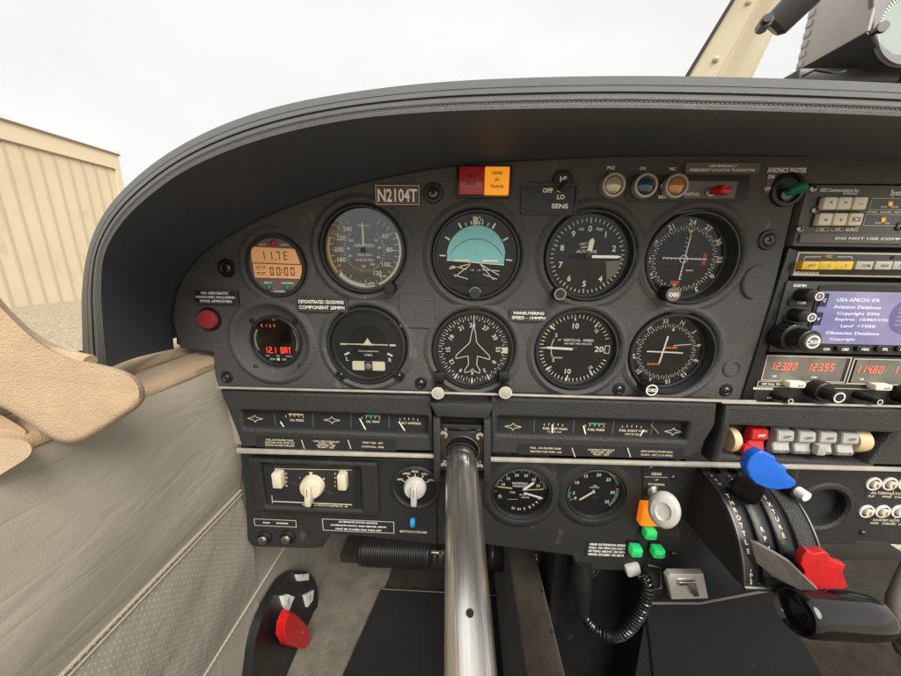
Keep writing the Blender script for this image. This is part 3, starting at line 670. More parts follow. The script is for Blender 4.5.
m = MB(); m.prism([(c[0]-.0060, c[1]-.011), (c[0]-.0045, c[1]-.011), (c[0]-.0005, c[1]+.0160), (c[0]-.0020, c[1]+.0160)], -.0078, -.0074, 'white'); m.prism([(c[0]-.019, c[1]+.0012), (c[0]-.019, c[1]+.0000), (c[0]+.0150, c[1]-.0008), (c[0]+.0150, c[1]+.0004)], -.0073, -.0070, 'white'); m.build('needle', g)
knob(g, 643, 384, .0062, .015, 'black', 'dial2', w0=.001, ring='white', text='OBS', flute=.12)
# --- digital clock / voltmeter
g, c = gauge('digital_voltmeter', 276, 266, .0280, .0262, -.0005, 'round digital meter with two orange screens reading 11.7E and 00:00', dial='bronze_face', cat='digital gauge', glassy=False, wr=.0015)
m = MB(); wd = .0000
m.prism([(c[0]-.0220, c[1]+.0030), (c[0]+.0235, c[1]+.0020), (c[0]+.0195, c[1]+.0155), (c[0]-.0215, c[1]+.0170)], wd, wd+.0008, 'lcd'); m.prism([(c[0]-.0210, c[1]-.0110), (c[0]+.0245, c[1]-.0115), (c[0]+.0245, c[1]+.0010), (c[0]-.0215, c[1]+.0020)], wd, wd+.0008, 'lcd'); m.build('screen', g)
m = MB(); m.seven('11.7E', c[0]-.0125, c[1]+.0055, .0075, wd+.0012, 'lcd_ink', pitch=.95, slant=0); m.seven('00:00', c[0]-.0055, c[1]-.0085, .0075, wd+.0012, 'lcd_ink', pitch=.82, slant=0)
m.text('UT LT', c[0]-.0140, c[1]-.0015, .0024, wd+.0012, 'lcd_ink'); m.text('FT ET', c[0]-.0140, c[1]-.0070, .0024, wd+.0012, 'lcd_ink'); m.build('digits', g)
m = MB(); m.text('O.A.T.', c[0]-.0105, c[1]+.0190, .0018, wd+.0004); m.text('VOLTS', c[0]+.0105, c[1]+.0190, .0018, wd+.0004); m.text('SELECT', c[0]-.0090, c[1]-.0155, .0018, wd+.0004); m.text('CONTROL', c[0]+.0095, c[1]-.0155, .0018, wd+.0004); m.text('DAVTRON', c[0]+.001, c[1]-.0235, .0016, wd+.0004); m.build('markings', g)
for dx, dy, mt_ in ((0, .0205, 'red_plastic'), (-.0088, -.0195, 'green_plastic'), (.0085, -.0195, 'green_plastic')):
    m = MB(); m.lathe((c[0]+dx, c[1]+dy), [(.0026, 0), (.0025, .0018), (.0018, .0024), (0, .0026)], mt_, 20); m.build('button', g)

# =================================================================== placards
def placard(px0, py0, px1, py1, lines, label, back='label_black', border='ivory', w=.0, th=.0008, ink='white', bt=.0004, name='placard', tilt=True, size=None, group=None, thick=True):
    w_b = w
    if w == 0: w = .0020
    xm = (px0+px1)/2; a = (P(px0, py0, w)[0], P(xm, py0, w)[1]); b = (P(px1, py1, w)[0], P(xm, py1, w)[1]); u0, u1 = a[0], b[0]; v1, v0 = a[1], b[1]
    m = MB(); m.prism(rrect(u0, v0, u1, v1, .0012), w_b, w+th, back)
    if border: m.frame(u0+.0004, v0+.0004, u1-.0004, v1-.0004, bt, w+th+.0002, border)
    n = len(lines); hh = (v1-v0)/(n+.5)
    for i, t in enumerate(lines):
        if not t: continue
        h = (size or .62)*hh
        m.text(t, (u0+u1)/2, v1-hh*(i+.75), h, w+th+.0002, ink, width=min((u1-u0)*.88, len(t)*h*.95), bold=.02)
    o = m.build(name, None, org=((u0+u1)/2, -w, (v0+v1)/2))
    return tag(o, label, 'placard')
placard(375, 185, 420, 205.5, ['N2104T'], 'brown registration plate reading N2104T above the airspeed indicator', 'label_brown', 'ivory', size=.95, bt=.0005, name='registration_plate')
placard(193, 290, 239, 304, ['NO AEROBATIC', 'MANEUVERS, INCLUDING', 'SPINS APPROVED'], 'small placard forbidding aerobatic manoeuvres, above the red push button', 'label_black', 'label_grey')
placard(295.5, 297.5, 348, 311.5, ['DEMONSTRATED CROSSWIND', 'COMPONENT 20MPH'], 'small placard giving demonstrated crosswind component, below and left of the airspeed indicator', 'label_black', 'label_grey')
placard(510, 309.5, 547, 321, ['MANEUVERING', 'SPEED - 134MPH'], 'small manoeuvring speed placard between the heading and vertical speed indicators', 'label_black', 'label_grey')
# --- red push button
u, v = P(210, 319); root = thing('push_button', u, v, 0, 'round red push button at the far left of the panel', 'push button')
m = MB(); m.lathe((u, v), [(.0115, 0), (.0112, .0018), (.0098, .0020), (.0095, .0006)], 'black', 36); m.build('collar', root)
m = MB(); m.lathe((u, v), [(.0092, 0), (.0092, .0042), (.0084, .0054), (.003, .0058), (0, .0058)], 'red_soft', 36); m.build('button_cap', root)
# --- annunciators
a = P(459, 168); b = P(508, 197); root = thing('annunciator', (a[0]+b[0])/2, b[1], 0, 'pair of square warning lights, dark red beside lit orange, above the attitude indicator', 'warning light')
m = MB(); m.box(((a[0]+b[0])/2, (a[1]+b[1])/2, .0015), (b[0]-a[0]+.004, a[1]-b[1]+.003, .003), 'black', .0006); m.build('housing', root)
mid = (a[0]+b[0])/2
m = MB(); m.box(((a[0]+mid)/2, (a[1]+b[1])/2, .0045), (mid-a[0]-.001, a[1]-b[1]-.001, .005), 'annun_red', .0006)
for i, t in enumerate(['ALT', 'OUT']): m.text(t, (a[0]+mid)/2, (a[1]+b[1])/2+.004-.006*i, .003, .0072, 'black')
o = m.build('lamp', root); o['label'] = 'unlit dark red lamp'
m = MB(); m.box(((b[0]+mid)/2, (a[1]+b[1])/2, .0045), (b[0]-mid-.001, a[1]-b[1]-.001, .005), 'amber', .0006)
for i, t in enumerate(['GEAR', 'IN', 'TRANS']): m.text(t, (b[0]+mid)/2, (a[1]+b[1])/2+.006-.0052*i, .0026, .0072, 'label_brown')
o = m.build('lamp', root); o['label'] = 'lit orange lamp'
# --- OFF / HI LO SENS switch plate
a = P(523, 185); b = P(574, 214); root = thing('sensitivity_switch', (a[0]+b[0])/2, b[1], 0, 'small toggle switch in a black recessed plate marked OFF HI LO SENS', 'switch')
m = MB(); m.prism(rrect(a[0], b[1], b[0]-.002, a[1], .002), 0, .0022, 'black')
m.sheet(rrect(a[0]-.001, b[1]-.001, b[0]+.001, a[1]+.001, .0025), [rrect(a[0]+.0006, b[1]+.0006, b[0]-.0006, a[1]-.0006, .002)], 0, .0032, 'panel', .0005)
u, v = P(563, 181, .003); m.lathe((u, v), [(.0085, 0), (.0083, .0030), (.0075, .0034), (.0070, .0030), (0, .0030)], 'black', 32); m.build('plate', root)
m = MB(); m.text('OFF', *P(547, 191), .0035, .0026, bold=.03); m.text('HI', *P(562, 180), .0042, .0036, bold=.03); m.text('LO', *P(560, 197.5), .0036, .0026, bold=.03); m.text('SENS', *P(559, 206.5), .0036, .0026, bold=.03, width=.014); m.build('markings', root)
u, v = P(559, 189); m = MB(); m.lathe((u, v), [(.0032, 0), (.0030, .0022), (.0016, .0026)], 'steel', 20); m.rod((u, v, .002), (u+.0015, v+.003, .012), .0012, .0022, 'label_black'); m.build('toggle', root)
# --- marker beacon lamps
for i, (x, y, mt_, nm, txt) in enumerate(((611, 186.5, 'lamp_clear', 'clear', 'PRIZ'), (642.5, 187, 'lamp_blue', 'blue', 'ON'), (672.5, 187.5, 'lamp_amber', 'amber', 'MIC'))):
    mat('lamp_clear', (.55, .52, .40), .15, .3, coat=1); mat('lamp_blue', (.02, .06, .10), .12, coat=1); mat('lamp_amber', (.55, .24, .08), .15, .2, coat=1)
    mat('lamp_ring', (.42, .36, .34), .35, .5)
    u, v = P(x, y); root = thing('indicator_lamp', u, v, 0, nm+' round indicator lamp in a pale ring, '+('left' if i == 0 else 'middle' if i == 1 else 'right')+' of three in the top row', 'indicator lamp', 'round indicator lamps in the top row')
    m = MB(); m.lathe((u, v), [(.0100, 0), (.0100, .005), (.0092, .0062), (.0075, .0062), (.0068, .004)], 'lamp_ring', 40, flute=.0); m.build('lamp_ring', root)
    m = MB(); m.lathe((u, v), [(.0068, .003), (.0064, .0055), (.004, .0075), (0, .0082)], mt_, 28); m.build('lens', root)
    m = MB(); m.text(txt, *P(x, y-18.5), .0024, .0004, bold=.02); m.build('lettering', root)
# --- ELT switch
a = P(628, 175); b = P(745, 203); root = thing('locator_switch', (a[0]+b[0])/2, b[1], 0, 'red toggle of the emergency locator transmitter in a black slot with grey label', 'switch')
m = MB(); m.sheet(rrect(a[0], b[1], b[0], a[1], .004), [], -.0004, .0008, 'black', .0003); m.build('slot_plate', root)
m = MB(); q = P(685, 181.5); q2 = P(733, 199); m.prism(rrect(q[0], q2[1], q2[0], q[1], .001), .0008, .0014, 'label_grey')
for i, t in enumerate(('PUSH', 'TO', 'RESET')): m.text(t, P(694, 0)[0], q[1]-.004-.0042*i, .0026, .0017)
m.text('(IF INSTLD)', P(722, 0)[0], P(0, 189)[1], .0022, .0017, width=.016); m.build('label_plate', root)
u, v = P(710, 192, .002); m = MB(); m.lathe((u, v), [(.004, .0014), (.0038, .003), (.002, .0034)], 'steel', 20); m.build('toggle_collar', root)
m = MB(); m.tube([(u, v, .003), (u+.001, v, .009), (u+.003, v-.0005, .015)], [.0022, .0036, .0030], 'red_plastic', 14); m.box((u+.0035, v-.001, .012), (.010, .0065, .008), 'red_plastic', .003); m.build('toggle', root)
placard(686, 163, 758, 173.5, ['USE MANUALLY', 'EMERGENCY LOCATOR TRANSMITTER'], 'long grey emergency locator transmitter placard under the glareshield', 'label_grey', None)
# --- avionics master
u, v = P(786, 190); root = thing('avionics_switch', u, v, 0, 'green toggle switch beside ON and OFF lettering at the panel corner', 'switch')
m = MB(); m.lathe((u, v), [(.0135, .0), (.0130, .0025), (.0105, .003), (.0095, .0008), (0, .0006)], 'black', 36); m.build('collar', root)
m = MB(); m.lathe((u-.002, v-.004), [(.0048, .0006), (.0046, .004), (.003, .0045), (0, .0046)], 'dark_steel', 20, flute=.1); m.build('nut', root)
m = MB(); m.tube([(u-.002, v-.004, .003), (u+.0005, v-.001, .008), (u+.005, v+.001, .0125)], [.0022, .0042, .0044], 'green_plastic', 16); m.lathe((0, 0), [(0, 0)], 'green_plastic', 3) if False else None; m.build('toggle', root)
m = MB(); m.prism([P(767, 167), P(806, 167), P(805, 173.5), P(766, 173.5)][::-1], 0, .0007, 'label_grey'); m.prism([P(768, 174), P(775, 174), P(771, 193), P(764, 193)][::-1], 0, .0006, 'label_grey')
m.text('AVIONICS MASTER', *P(786, 170.5), .0034, .0010, width=.031, bold=.03); m.text('ON', *P(770, 177), .0026, .0010, bold=.03); m.text('OFF', *P(767.5, 189), .0026, .0010, bold=.03); m.build('lettering', root)

# =================================================================== radio stack
ra = .0008
root = thing('radio_rack', *P(850, 400), -.01, 'black metal rack framing the stacked radios on the right', 'rack')
m = MB(); pts = [P(800, 158), P(1060, 158), P(1060, 412), P(742, 404)]; m.prism(pts[::-1], -.02, -.006, 'gap'); m.build('rack_back', root)
m = MB(); a = P(803, 168); b = P(748, 402); m.prism([P(797, 250, .002), P(751, 402, .002), P(741, 402, .002), P(789, 248, .002)], -.004, .002, 'black', .0006); m.build('side_rail', root)
m = MB(); m.prism([P(806, 148), P(1060, 148), P(1060, 184), P(800, 183.5)][::-1], -.006, -.001, 'panel', .0004); m.build('top_filler', root)
def radio(name, x0, y0, x1, y1, x2, y2, w, label, mt_, th=.02, cat='radio'):
    a = P(x0, y0, w); b = P(x2, y2, w); u1 = P(x1, y1, w)[0]
    root = thing(name, (a[0]+u1)/2, b[1], w, label, cat)
    m = MB(); m.prism(rrect(a[0], b[1], u1, a[1], .0015), w-th, w, mt_, .0005); m.build('face_plate', root)
    return root, a, b, u1
# intercom
root, a, b, u1 = radio('intercom', 808, 185, 1040, 185, 796, 246, .001, 'grey intercom panel with six square cream buttons', 'radio_face')
for x, y in ((812, 188.5), (814, 210), (799, 229)): screw(root, x, y, .001, .0030, False, 'steel')
for r_, (ys, xs) in enumerate((((203.5), (829, 843.5, 859)), ((219.5), (824, 839, 854.5)))):
    for k, x in enumerate(xs):
        u, v = P(x, ys, .005); m = MB(); m.box((u, v, .0015), (.0128, .0118, .001), 'black', .0003); m.box((u, v, .0040), (.0105, .0098, .005), 'button_cream', .0012)
        m.text(['^', '^', '--', 'v', 'v', 'ICS'][r_*3+k], u, v, .0035, .0068, 'label_grey', bold=.02); m.build('button', root)
m = MB(); wd = .0015
m.text('DRE Communications Inc.', *P(838, 190.5), .0028, wd, width=.031); m.text('INTERCOM', *P(848, 194), .0016, wd); m.text('System', *P(897, 193), .0044, wd, width=.014)
m.text('ICS', *P(820, 229.5), .0018, wd); m.text('VOL', *P(836, 229.5), .0018, wd); m.text('SQUELCH', *P(850, 229.5), .0018, wd)
for x in (820.5, 835.5, 850.5): q = P(x, 229.5); m.frame(q[0]-.0050, q[1]-.0016, q[0]+.0050, q[1]+.0016, .0003, wd, 'ivory')
for (x0, y0, x1, y1, t1, t2) in ((870, 198.5, 906, 210.5, 'ALL', 'PILOT     CREW'), (864, 214.5, 898, 226.5, 'ISO', 'PILOT     PAX')):
    q = P(x0, y0); q2 = P(x1, y1); m.frame(q[0], q2[1], q2[0], q[1], .0004, wd, 'ivory'); m.text(t1, (q[0]+q2[0])/2, q[1]-.0030, .0018, wd); m.text(t2, (q[0]+q2[0])/2, q2[1]+.0024, .0014, wd)
    m.disc(((q[0]+q2[0])/2, (q[1]+q2[1])/2), .0017, wd+.0002, 'amber', 16)
m.text('DUAL  BAND  NOTE', *P(884, 212.5), .0014, wd, width=.03); m.build('lettering', root)
u, v = P(899, 226.5, .001); m = MB(); m.lathe((u, v), [(.0035, .001), (.0033, .002), (.0022, .0022), (.002, .0008), (0, .0008)], 'black', 20); m.build('jack', root)
placard(800, 234.5, 1030, 244, ['DO NOT USE COMM 2 WITH HANDHELD RADIO                                     '], 'thin grey strip warning not to use comm 2 with handheld radio', 'radio_face', None, w=.0022, size=.36)
# audio panel
root, a, b, u1 = radio('audio_panel', 796, 251, 1035, 252, 788, 276.5, .002, 'slim black audio selector panel with yellow and grey push keys', 'radio_black')
m = MB(); m.frame(a[0]+.002, b[1]+.001, u1-.002, a[1]-.001, .0009, .0024, 'ivory'); 
q = P(802, 257); q2 = P(849, 257); m.line(q, P(818, 257), .0006, .0024, 'ivory'); m.line(P(834, 257), q2, .0006, .0024, 'ivory'); m.text('MIC', *P(826, 256.5), .0024, .0024, 'paint_yellow'); m.line(q, (q[0]-.0003, q[1]-.0025), .0005, .0024, 'ivory'); m.line(q2, (q2[0], q2[1]-.0025), .0005, .0024, 'ivory')
m.text('BENDIX/KING', *P(804, 273), .0024, .0024, width=.020, bold=.03); m.disc(P(889, 257.5), .0016, .0024, 'gap', 12); m.build('lettering', root)
for k, (x, mt_, t) in enumerate(((808.5, 'button_yellow', 'EXT'), (825.5, 'button_yellow', '1'), (842, 'button_yellow', '2'), (862, 'button_cream2', 'COM'), (881, 'button_cream2', 'NAV'), (899, 'button_cream2', 'DME'), (917, 'button_cream2', 'ADF'))):
    mat('button_cream2', (.42, .41, .34), .45)
    u, v = P(x, 265.5, .006); m = MB(); m.box((u, v, .005), (.0138, .0070, .006), mt_, .0008); m.text(t, u+.001, v, .0022, .0082, 'label_grey'); m.build('key', root)
# gps
root, a, b, u1 = radio('gps_navigator', 787, 281, 1035, 283, 769, 352, .003, 'dark grey GPS navigator with violet lit screen and stacked knobs', 'radio_black', cat='navigator')
s0 = P(827, 290, .003); s1 = P(815, 343, .003); sR = P(1000, 290, .003)[0]
m = MB(); su0, sv1, sv0 = P(821, 0+290, .003)[0], s0[1], s1[1]
m.sheet(rrect(su0-.003, sv0-.003, sR+.003, sv1+.005, .003), [], .003, .0040, 'black_gloss', .0004); m.build('screen_frame', root)
m = MB(); m.rect(su0, sv0, sR, sv1-.001, .0042, 'gps_screen'); m.build('screen', root)
m = MB(); wd = .0044
for i, (t, x, y, wid, h) in enumerate((('USA APRCH: IFR', 858, 300, .036, .0030), ('Aviation Database', 857, 307, .040, .0030), ('Copyright 2006', 858, 313.5, .036, .0026), ('Expires  18/MAY/06', 862, 319.5, .046, .0024), ('Land  +TERR', 858, 326, .030, .0026), ('Obstacles Database', 852, 333, .046, .0028), ('Copyright', 842, 339, .022, .0022))):
    m.text(t, *P(x, y, .004), h, wd, 'gps_text', width=wid)
m.build('screen_text', root)
m = MB(); gc = P(901, 316, .004); m.disc((gc[0]+.006, gc[1]), .0165, wd+.0001, 'gps_dark', 36)
for k in range(6): m.rect(gc[0]-.004, gc[1]+.009-k*.0035, gc[0]+.016, gc[1]+.0105-k*.0035, wd+.0002, 'gps_globe')
m.disc((gc[0]+.006, gc[1]), .0001, wd+.0003, 'gps_globe', 36); m.build('screen_globe', root)
def radknob(root, x, y, specs, w=.003, text=None):   # stacked cylinders (r, length, material)
    u, v = P(x, y, w); w0 = w
    m = MB()
    for r, l_, mt_ in specs:
        m.lathe((u, v), [(r*.98, w0), (r, w0+.0004), (r, w0+l_-.0006), (r*.92, w0+l_), (0, w0+l_)], mt_, 40, flute=.06); w0 += l_
    m.arc((u, v), specs[-1][0]*.62, specs[-1][0]*.8, 0, 360, w0+.0002, 'white', 30)
    if text: m.text(text, u, v, specs[-1][0]*.45, w0+.0002)
    m.build('knob', root)
mat('knob_tip', (.12, .125, .12), .4)
radknob(root, 800, 294.5, ((.0058, .010, 'black'), (.0044, .006, 'knob_tip')), text='C')
radknob(root, 793, 314.5, ((.0058, .010, 'black'), (.0044, .006, 'knob_tip')), text='V')
radknob(root, 783, 335, ((.0125, .012, 'black'), (.0095, .012, 'black'), (.0068, .002, 'knob_tip')), text='CRSR')
for x, y, t in ((799.5, 302.5, 'COM'), (794, 318, 'VLOC')):
    u, v = P(x, y, .003); m = MB(); m.sheet(rrect(u-.010, v-.0028, u+.010, v+.0028, .001), [], .003, .0045, 'black', .0004); m.text(t, u, v, .0022, .0048); m.build('button', root)
for x, y, t in ((822, 300, 'C'), (816, 318.5, 'V')):
    u, v = P(x, y, .003); m = MB(); m.sheet(rrect(u-.0032, v-.0060, u+.0032, v+.0060, .001), [], .003, .0050, 'black', .0004); m.text(t, u, v, .0028, .0053); m.build('button', root)
for x, t in ((844, 'OBS'), (864, 'MSG'), (884, 'FPL'), (904, 'PROC'), (925, 'CLR')):
    u, v = P(x, 349, .005); m = MB(); m.sheet(rrect(u-.0068, v-.0028, u+.0068, v+.0028, .0024), [], .003, .0058, 'black', .0007); m.text(t, u, v, .0024, .0061, bold=.02); m.build('button', root)
m = MB(); m.rect(su0, sv0, sR, sv1-.001, .0050, 'glare_glass'); m.build('screen_glass', root)
m = MB(); m.text('GARMIN', *P(799.5, 285.5, .003), .0024, .0034, width=.011, bold=.03); m.text('COM', *P(798, 327, .003), .0018, .0034); m.text('PUSH C/V', *P(808, 329, .003), .0020, .0034); m.text('CDI', *P(826, 349, .003), .0024, .0034, bold=.02); m.disc(P(822, 287.5, .003), .0022, .0034, 'label_grey', 16); m.build('lettering', root)
# nav comm
root, a, b, u1 = radio('nav_comm_radio', 764, 354.5, 1030, 357, 752, 404, .002, 'black nav-comm radio with red digits 123.00 and 123.95 below the GPS', 'radio_black')
wd = .0024; m = MB()
f0 = P(767, 355.5, .002); f1 = P(763, 379, .002); r1 = P(846, 358, .002)[0]
m.rect(f0[0], f1[1], r1, f0[1]-.0005, .0028, 'led_window'); m.rect(P(857, 358, .002)[0], f1[1]-.001, u1-.004, f0[1]-.0015, .0028, 'led_window'); m.build('display_window', root)
m = MB(); m.frame(f0[0]-.001, f1[1]-.001, r1+.004, f0[1]+.0006, .0008, .0032, 'ivory'); q = P(853, 358, .002)[0]; m.frame(q, f1[1]-.002, u1-.002, f0[1]-.0004, .0008, .0032, 'ivory'); m.frame(f0[0]-.003, f1[1]-.0072, u1-.002, f1[1]-.0018, .0006, .0030, 'ivory')
m.text('USE', f0[0]+.010, f1[1]+.0035, .0018, .0033); m.text('STBY', f0[0]+.046, f1[1]+.0035, .0018, .0033); m.text('USE', q+.012, f1[1]+.0030, .0018, .0033)
m.text('OFF PULL TEST', f0[0]+.010, f1[1]-.0044, .0020, .0033, width=.019); m.text('COMM', r1-.012, f1[1]-.0044, .0020, .0033); m.text('BENDIX/KING', f0[0]+.0035, f1[1]-.0092, .0022, .0028, width=.018, bold=.03); m.text('OFF', *P(769, 397.5, .002), .0020, .0028); m.build('lettering', root)
for t_, x_, y_ in (('123.00', f0[0]+.004, .0098), ('123.95', f0[0]+.037, .0098), ('114.80', q+.004, .0090), ('110.60', q+.037, .0090)):
    m = MB(); m.seven(t_, x_, f1[1]+y_, .0070, .0033, 'led_red_dim'); m.build('digits', root)
for x, y in ((793, 383.5), (878, 386)):
    u, v = P(x, y, .006); m = MB(); m.box((u, v, .007), (.0150, .0060, .008), 'button_cream', .0018); m.text('<->', u+.002, v, .0024, .0113, 'black', bold=.03); m.build('transfer_key', root)
radknob(root, 774, 394, ((.0040, .006, 'black'), (.0028, .010, 'black')), .002)
radknob(root, 813, 388, ((.0092, .011, 'black'), (.0060, .011, 'black')), .002)
radknob(root, 856, 394, ((.0040, .008, 'black'), (.0030, .010, 'black')), .002)
radknob(root, 900, 392, ((.0092, .011, 'black'), (.0060, .011, 'black')), .002)

# =================================================================== engine gauge clusters (padded ledges)
def ledge(name, outl, win, label, w1=.014, mt_='grain', band=None):
    c = P(sum(p[0] for p in outl)/len(outl), sum(p[1] for p in outl)/len(outl), w1)
    root = thing(name, c[0], c[1], w1, label, 'gauge cluster')
    m = MB(); m.sheet([P(*p, w1) for p in outl], [rrect(P(win[0], win[1], w1)[0], P(win[2], win[3], w1)[1], P(win[2], win[3], w1)[0], P(win[0], win[1], w1)[1], .002)], -.004, w1, mt_, .0032)
    m.build('padded_housing', root); return root
def star(m, x, y, w, s=.0085):
    u, v = P(x, y, w); pts = []
    for k in range(4):
        a = k*90; r = s if k % 2 else s*.48
        pts.append((u+r*math.sin(R(a)), v+r*math.cos(R(a)))); r2 = s*.26
        pts.append((u+r2*math.sin(R(a+45)), v+r2*math.cos(R(a+45))))
    for i in range(8): m.line(pts[i], pts[(i+1) % 8], .0006, w+.0002, 'ivory')
Wc = .006
def cluster_cell(m, x, y, t1, t2, arcm, na, w=Wc):
    u, v = P(x, y, w)
    for k in range(5): m.line((u-.009+k*.0045, v+.003-(.0008 if k in (0, 4) else 0)), (u-.009+k*.0045, v+.0055-(.0008 if k in (0, 4) else 0)), .0007, w+.0003, 'ivory')
    if arcm: m.rect(u-.006, v+.0052, u+.009, v+.0068, w+.0004, arcm); m.rect(u+.009, v+.0052, u+.0105, v+.0068, w+.0004, 'paint_red')
    m.text(t1, u+.002, v-.0005, .0024, w+.0003, 'ivory', bold=.02)
    if t2: m.text(t2, u+.002, v-.0042, .0020, w+.0003, 'ivory', bold=.02)
root = ledge('engine_gauge_cluster', [(219, 391), (431, 396), (434, 452), (241, 447), (236, 432)], (241, 411, 427, 435), 'left padded bar of small engine gauges reading oil pressure, oil temperature and amperes')
m = MB(); a = P(238, 407, Wc); b = P(430, 438, Wc); m.rect(a[0], b[1], b[0], a[1], Wc, 'black_matte'); m.build('gauge_back', root)
m = MB()
for x in (275, 313, 351, 389): q = P(x, 420, Wc); m.rect(q[0]-.0003, q[1]-.008, q[0]+.0003, q[1]+.008, Wc+.0002, 'label_grey')
star(m, 255, 418.5, Wc); star(m, 332, 420, Wc)
cluster_cell(m, 295, 419.5, 'OIL PRESS', None, 'ivory', 0); cluster_cell(m, 371, 421, 'OIL TEMP', None, 'paint_green', 0); cluster_cell(m, 409, 422.5, 'ALT AMPERES', None, None, 0); m.build('markings', root)
for (x0, y0, x1, y1) in ((281, 421, 285, 427), (360, 418, 366, 429), (399, 421, 405, 430)):
    m = MB(); m.line(P(x0, y0, Wc), P(x1, y1, Wc), .0012, Wc+.0012, 'white'); m.build('needle', root)
root = ledge('engine_gauge_cluster', [(491, 397), (718, 403), (716, 425), (700, 452), (690, 459), (490, 454)], (498, 417, 686, 441), 'right padded bar of small gauges reading fuel quantity and fuel pressure')
m = MB(); a = P(494, 413, Wc); b = P(690, 444, Wc); m.rect(a[0], b[1], b[0], a[1], Wc, 'black_matte'); m.build('gauge_back', root)
m = MB()
for x in (534, 573.5, 613, 652): q = P(x, 427, Wc); m.rect(q[0]-.0003, q[1]-.008, q[0]+.0003, q[1]+.008, Wc+.0002, 'label_grey')
star(m, 513, 426.5, Wc); star(m, 673, 431.5, Wc)
cluster_cell(m, 553, 428, 'FUEL LEFT MAIN', 'CAP 25 GAL', None, 0); cluster_cell(m, 594, 429, 'FUEL PRESS', None, 'paint_green', 0); cluster_cell(m, 631, 430, 'FUEL RIGHT MAIN', 'CAP 25 GAL', None, 0); m.build('markings', root)
for (x0, y0, x1, y1) in ((552, 424, 552, 437), (583, 425, 586, 437), (643, 429, 638, 438), (650, 424, 658, 433)):
    m = MB(); m.line(P(x0, y0, Wc), P(x1, y1, Wc), .0013, Wc+.0012, 'lume' if x0 < 645 else 'steel'); m.build('needle', root)
# checklist placards on the lower band
def chk(px0, py0, px1, py1, cols, label, w=.0145):
    a = P(px0, py0, w); b = P(px1, py1, w); m = MB(); m.prism([P(px0, py0, w), P(px1, py0+(px1-px0)*.03, w), P(px1, py1, w), P(px0, py1-(px1-px0)*.03, w)][::-1], w-.001, w+.0004, 'black_matte')
    k = len(cols)
    for i, lines in enumerate(cols):
        x = px0+(px1-px0)*(i+.5)/k
        for j, t in enumerate(lines):
            y = py0+3+(x-px0)*.03+j*(py1-py0-(px1-px0)*.03-3)/len(lines)
            m.text(t, *P(x, y, w), .0019, w+.0007, 'ivory', ang=0, width=min(.030, len(t)*.0015), bold=.02)
        if i: xx = px0+(px1-px0)*i/k; ym = (py0+py1)/2; m.line(P(xx-1.5, ym-4, w), P(xx+1.5, ym+5, w), .0009, w+.0007, 'ivory')
    o = m.build('placard', None, org=((a[0]+b[0])/2, -w, (a[1]+b[1])/2)); tag(o, label, 'placard')
chk(257, 436, 396, 451, [['FUEL ON PROPER TANK', 'ELECTRIC FUEL PUMP ON', 'ENGINE GAUGES CHECKED'], ['TAKE OFF CHECKLIST', 'PUMP - SET', 'MIXTURE - SET', 'FLAPS - SET'], ['TRIM TAB - SET', 'CONTROLS - FREE']], 'take-off checklist strip under the left engine gauge bar')
chk(518, 444, 684, 459, [['FUEL - ON PROPER TANK', 'ELECTRIC FUEL PUMP - ON'], ['LANDING CHECKLIST', 'MIXTURE - SET', 'PROP - SET'], ['GEAR DOWN (150 MPH MAX)', 'FLAPS - SET (115 MPH)']], 'landing checklist strip under the right fuel gauge bar')
# lower housing band that carries the placards + pale trim strips
def strip(name, pts, w0, w1, mt_, label, cat, bev=.0005):
    q = [P(*p, w1) for p in pts]; m = MB(); m.prism(q[::-1], w0, w1, mt_, bev)
    c = (sum(a[0] for a in q)/len(q), sum(a[1] for a in q)/len(q)); o = m.build(name, None, org=(c[0], -w1, c[1])); return tag(o, label, cat)
strip('trim_strip', [(216, 387), (480, 393.5), (757, 401), (757, 403.5), (480, 395.2), (216, 388.8)], .0135, .0155, 'trim', 'thin metal trim strip under the row of flight instruments', 'trim strip')
strip('trim_strip', [(236, 449.5), (437, 455.5), (437, 458.6), (236, 453.6)], .0135, .0165, 'trim', 'pale trim strip under the left engine gauge bar', 'trim strip')
strip('trim_strip', [(490, 458.5), (700, 463.5), (760, 464.5), (1030, 472), (1030, 475), (700, 467.2), (490, 461.8)], .0135, .0165, 'trim', 'pale trim strip under the right gauge bar and rocker switches', 'trim strip')
strip('trim_strip', [(722, 402), (1030, 409), (1030, 410.6), (722, 403.8)], .0135, .0155, 'trim', 'thin pale trim strip between the radios and the rocker switches', 'trim strip')

# =================================================================== centre column housing + control shaft
root = thing('control_yoke', *P(462, 450), .0, 'streaked bare aluminium control shaft coming out of the panel toward the pilot', 'control yoke')
m = MB(); w1 = .020
m.prism([P(429, 402, .016), P(494, 403.5, .016), P(489, 421, .022), P(436, 419, .022)][::-1], -.002, .018, 'grain', .002)
m.prism([P(433, 419, w1), P(440, 419, w1), P(440, 482, w1), P(434, 482, w1)][::-1], -.002, w1, 'grain', .001)
m.prism([P(484, 420, w1), P(491, 420, w1), P(491, 482, w1), P(484, 482, w1)][::-1], -.002, w1, 'grain', .001)
m.build('column_housing', root)
m = MB(); a = P(438, 417, .010); b = P(487, 480, .010); m.rect(a[0], b[1], b[0], a[1], .008, 'gap'); m.box(((a[0]+b[0])/2, P(462, 427, .012)[1], .010), (b[0]-a[0]-.004, .006, .006), 'black_gloss', .001); m.build('back_plate', root)
def yk(x, y, w): return P3(x, y, w)
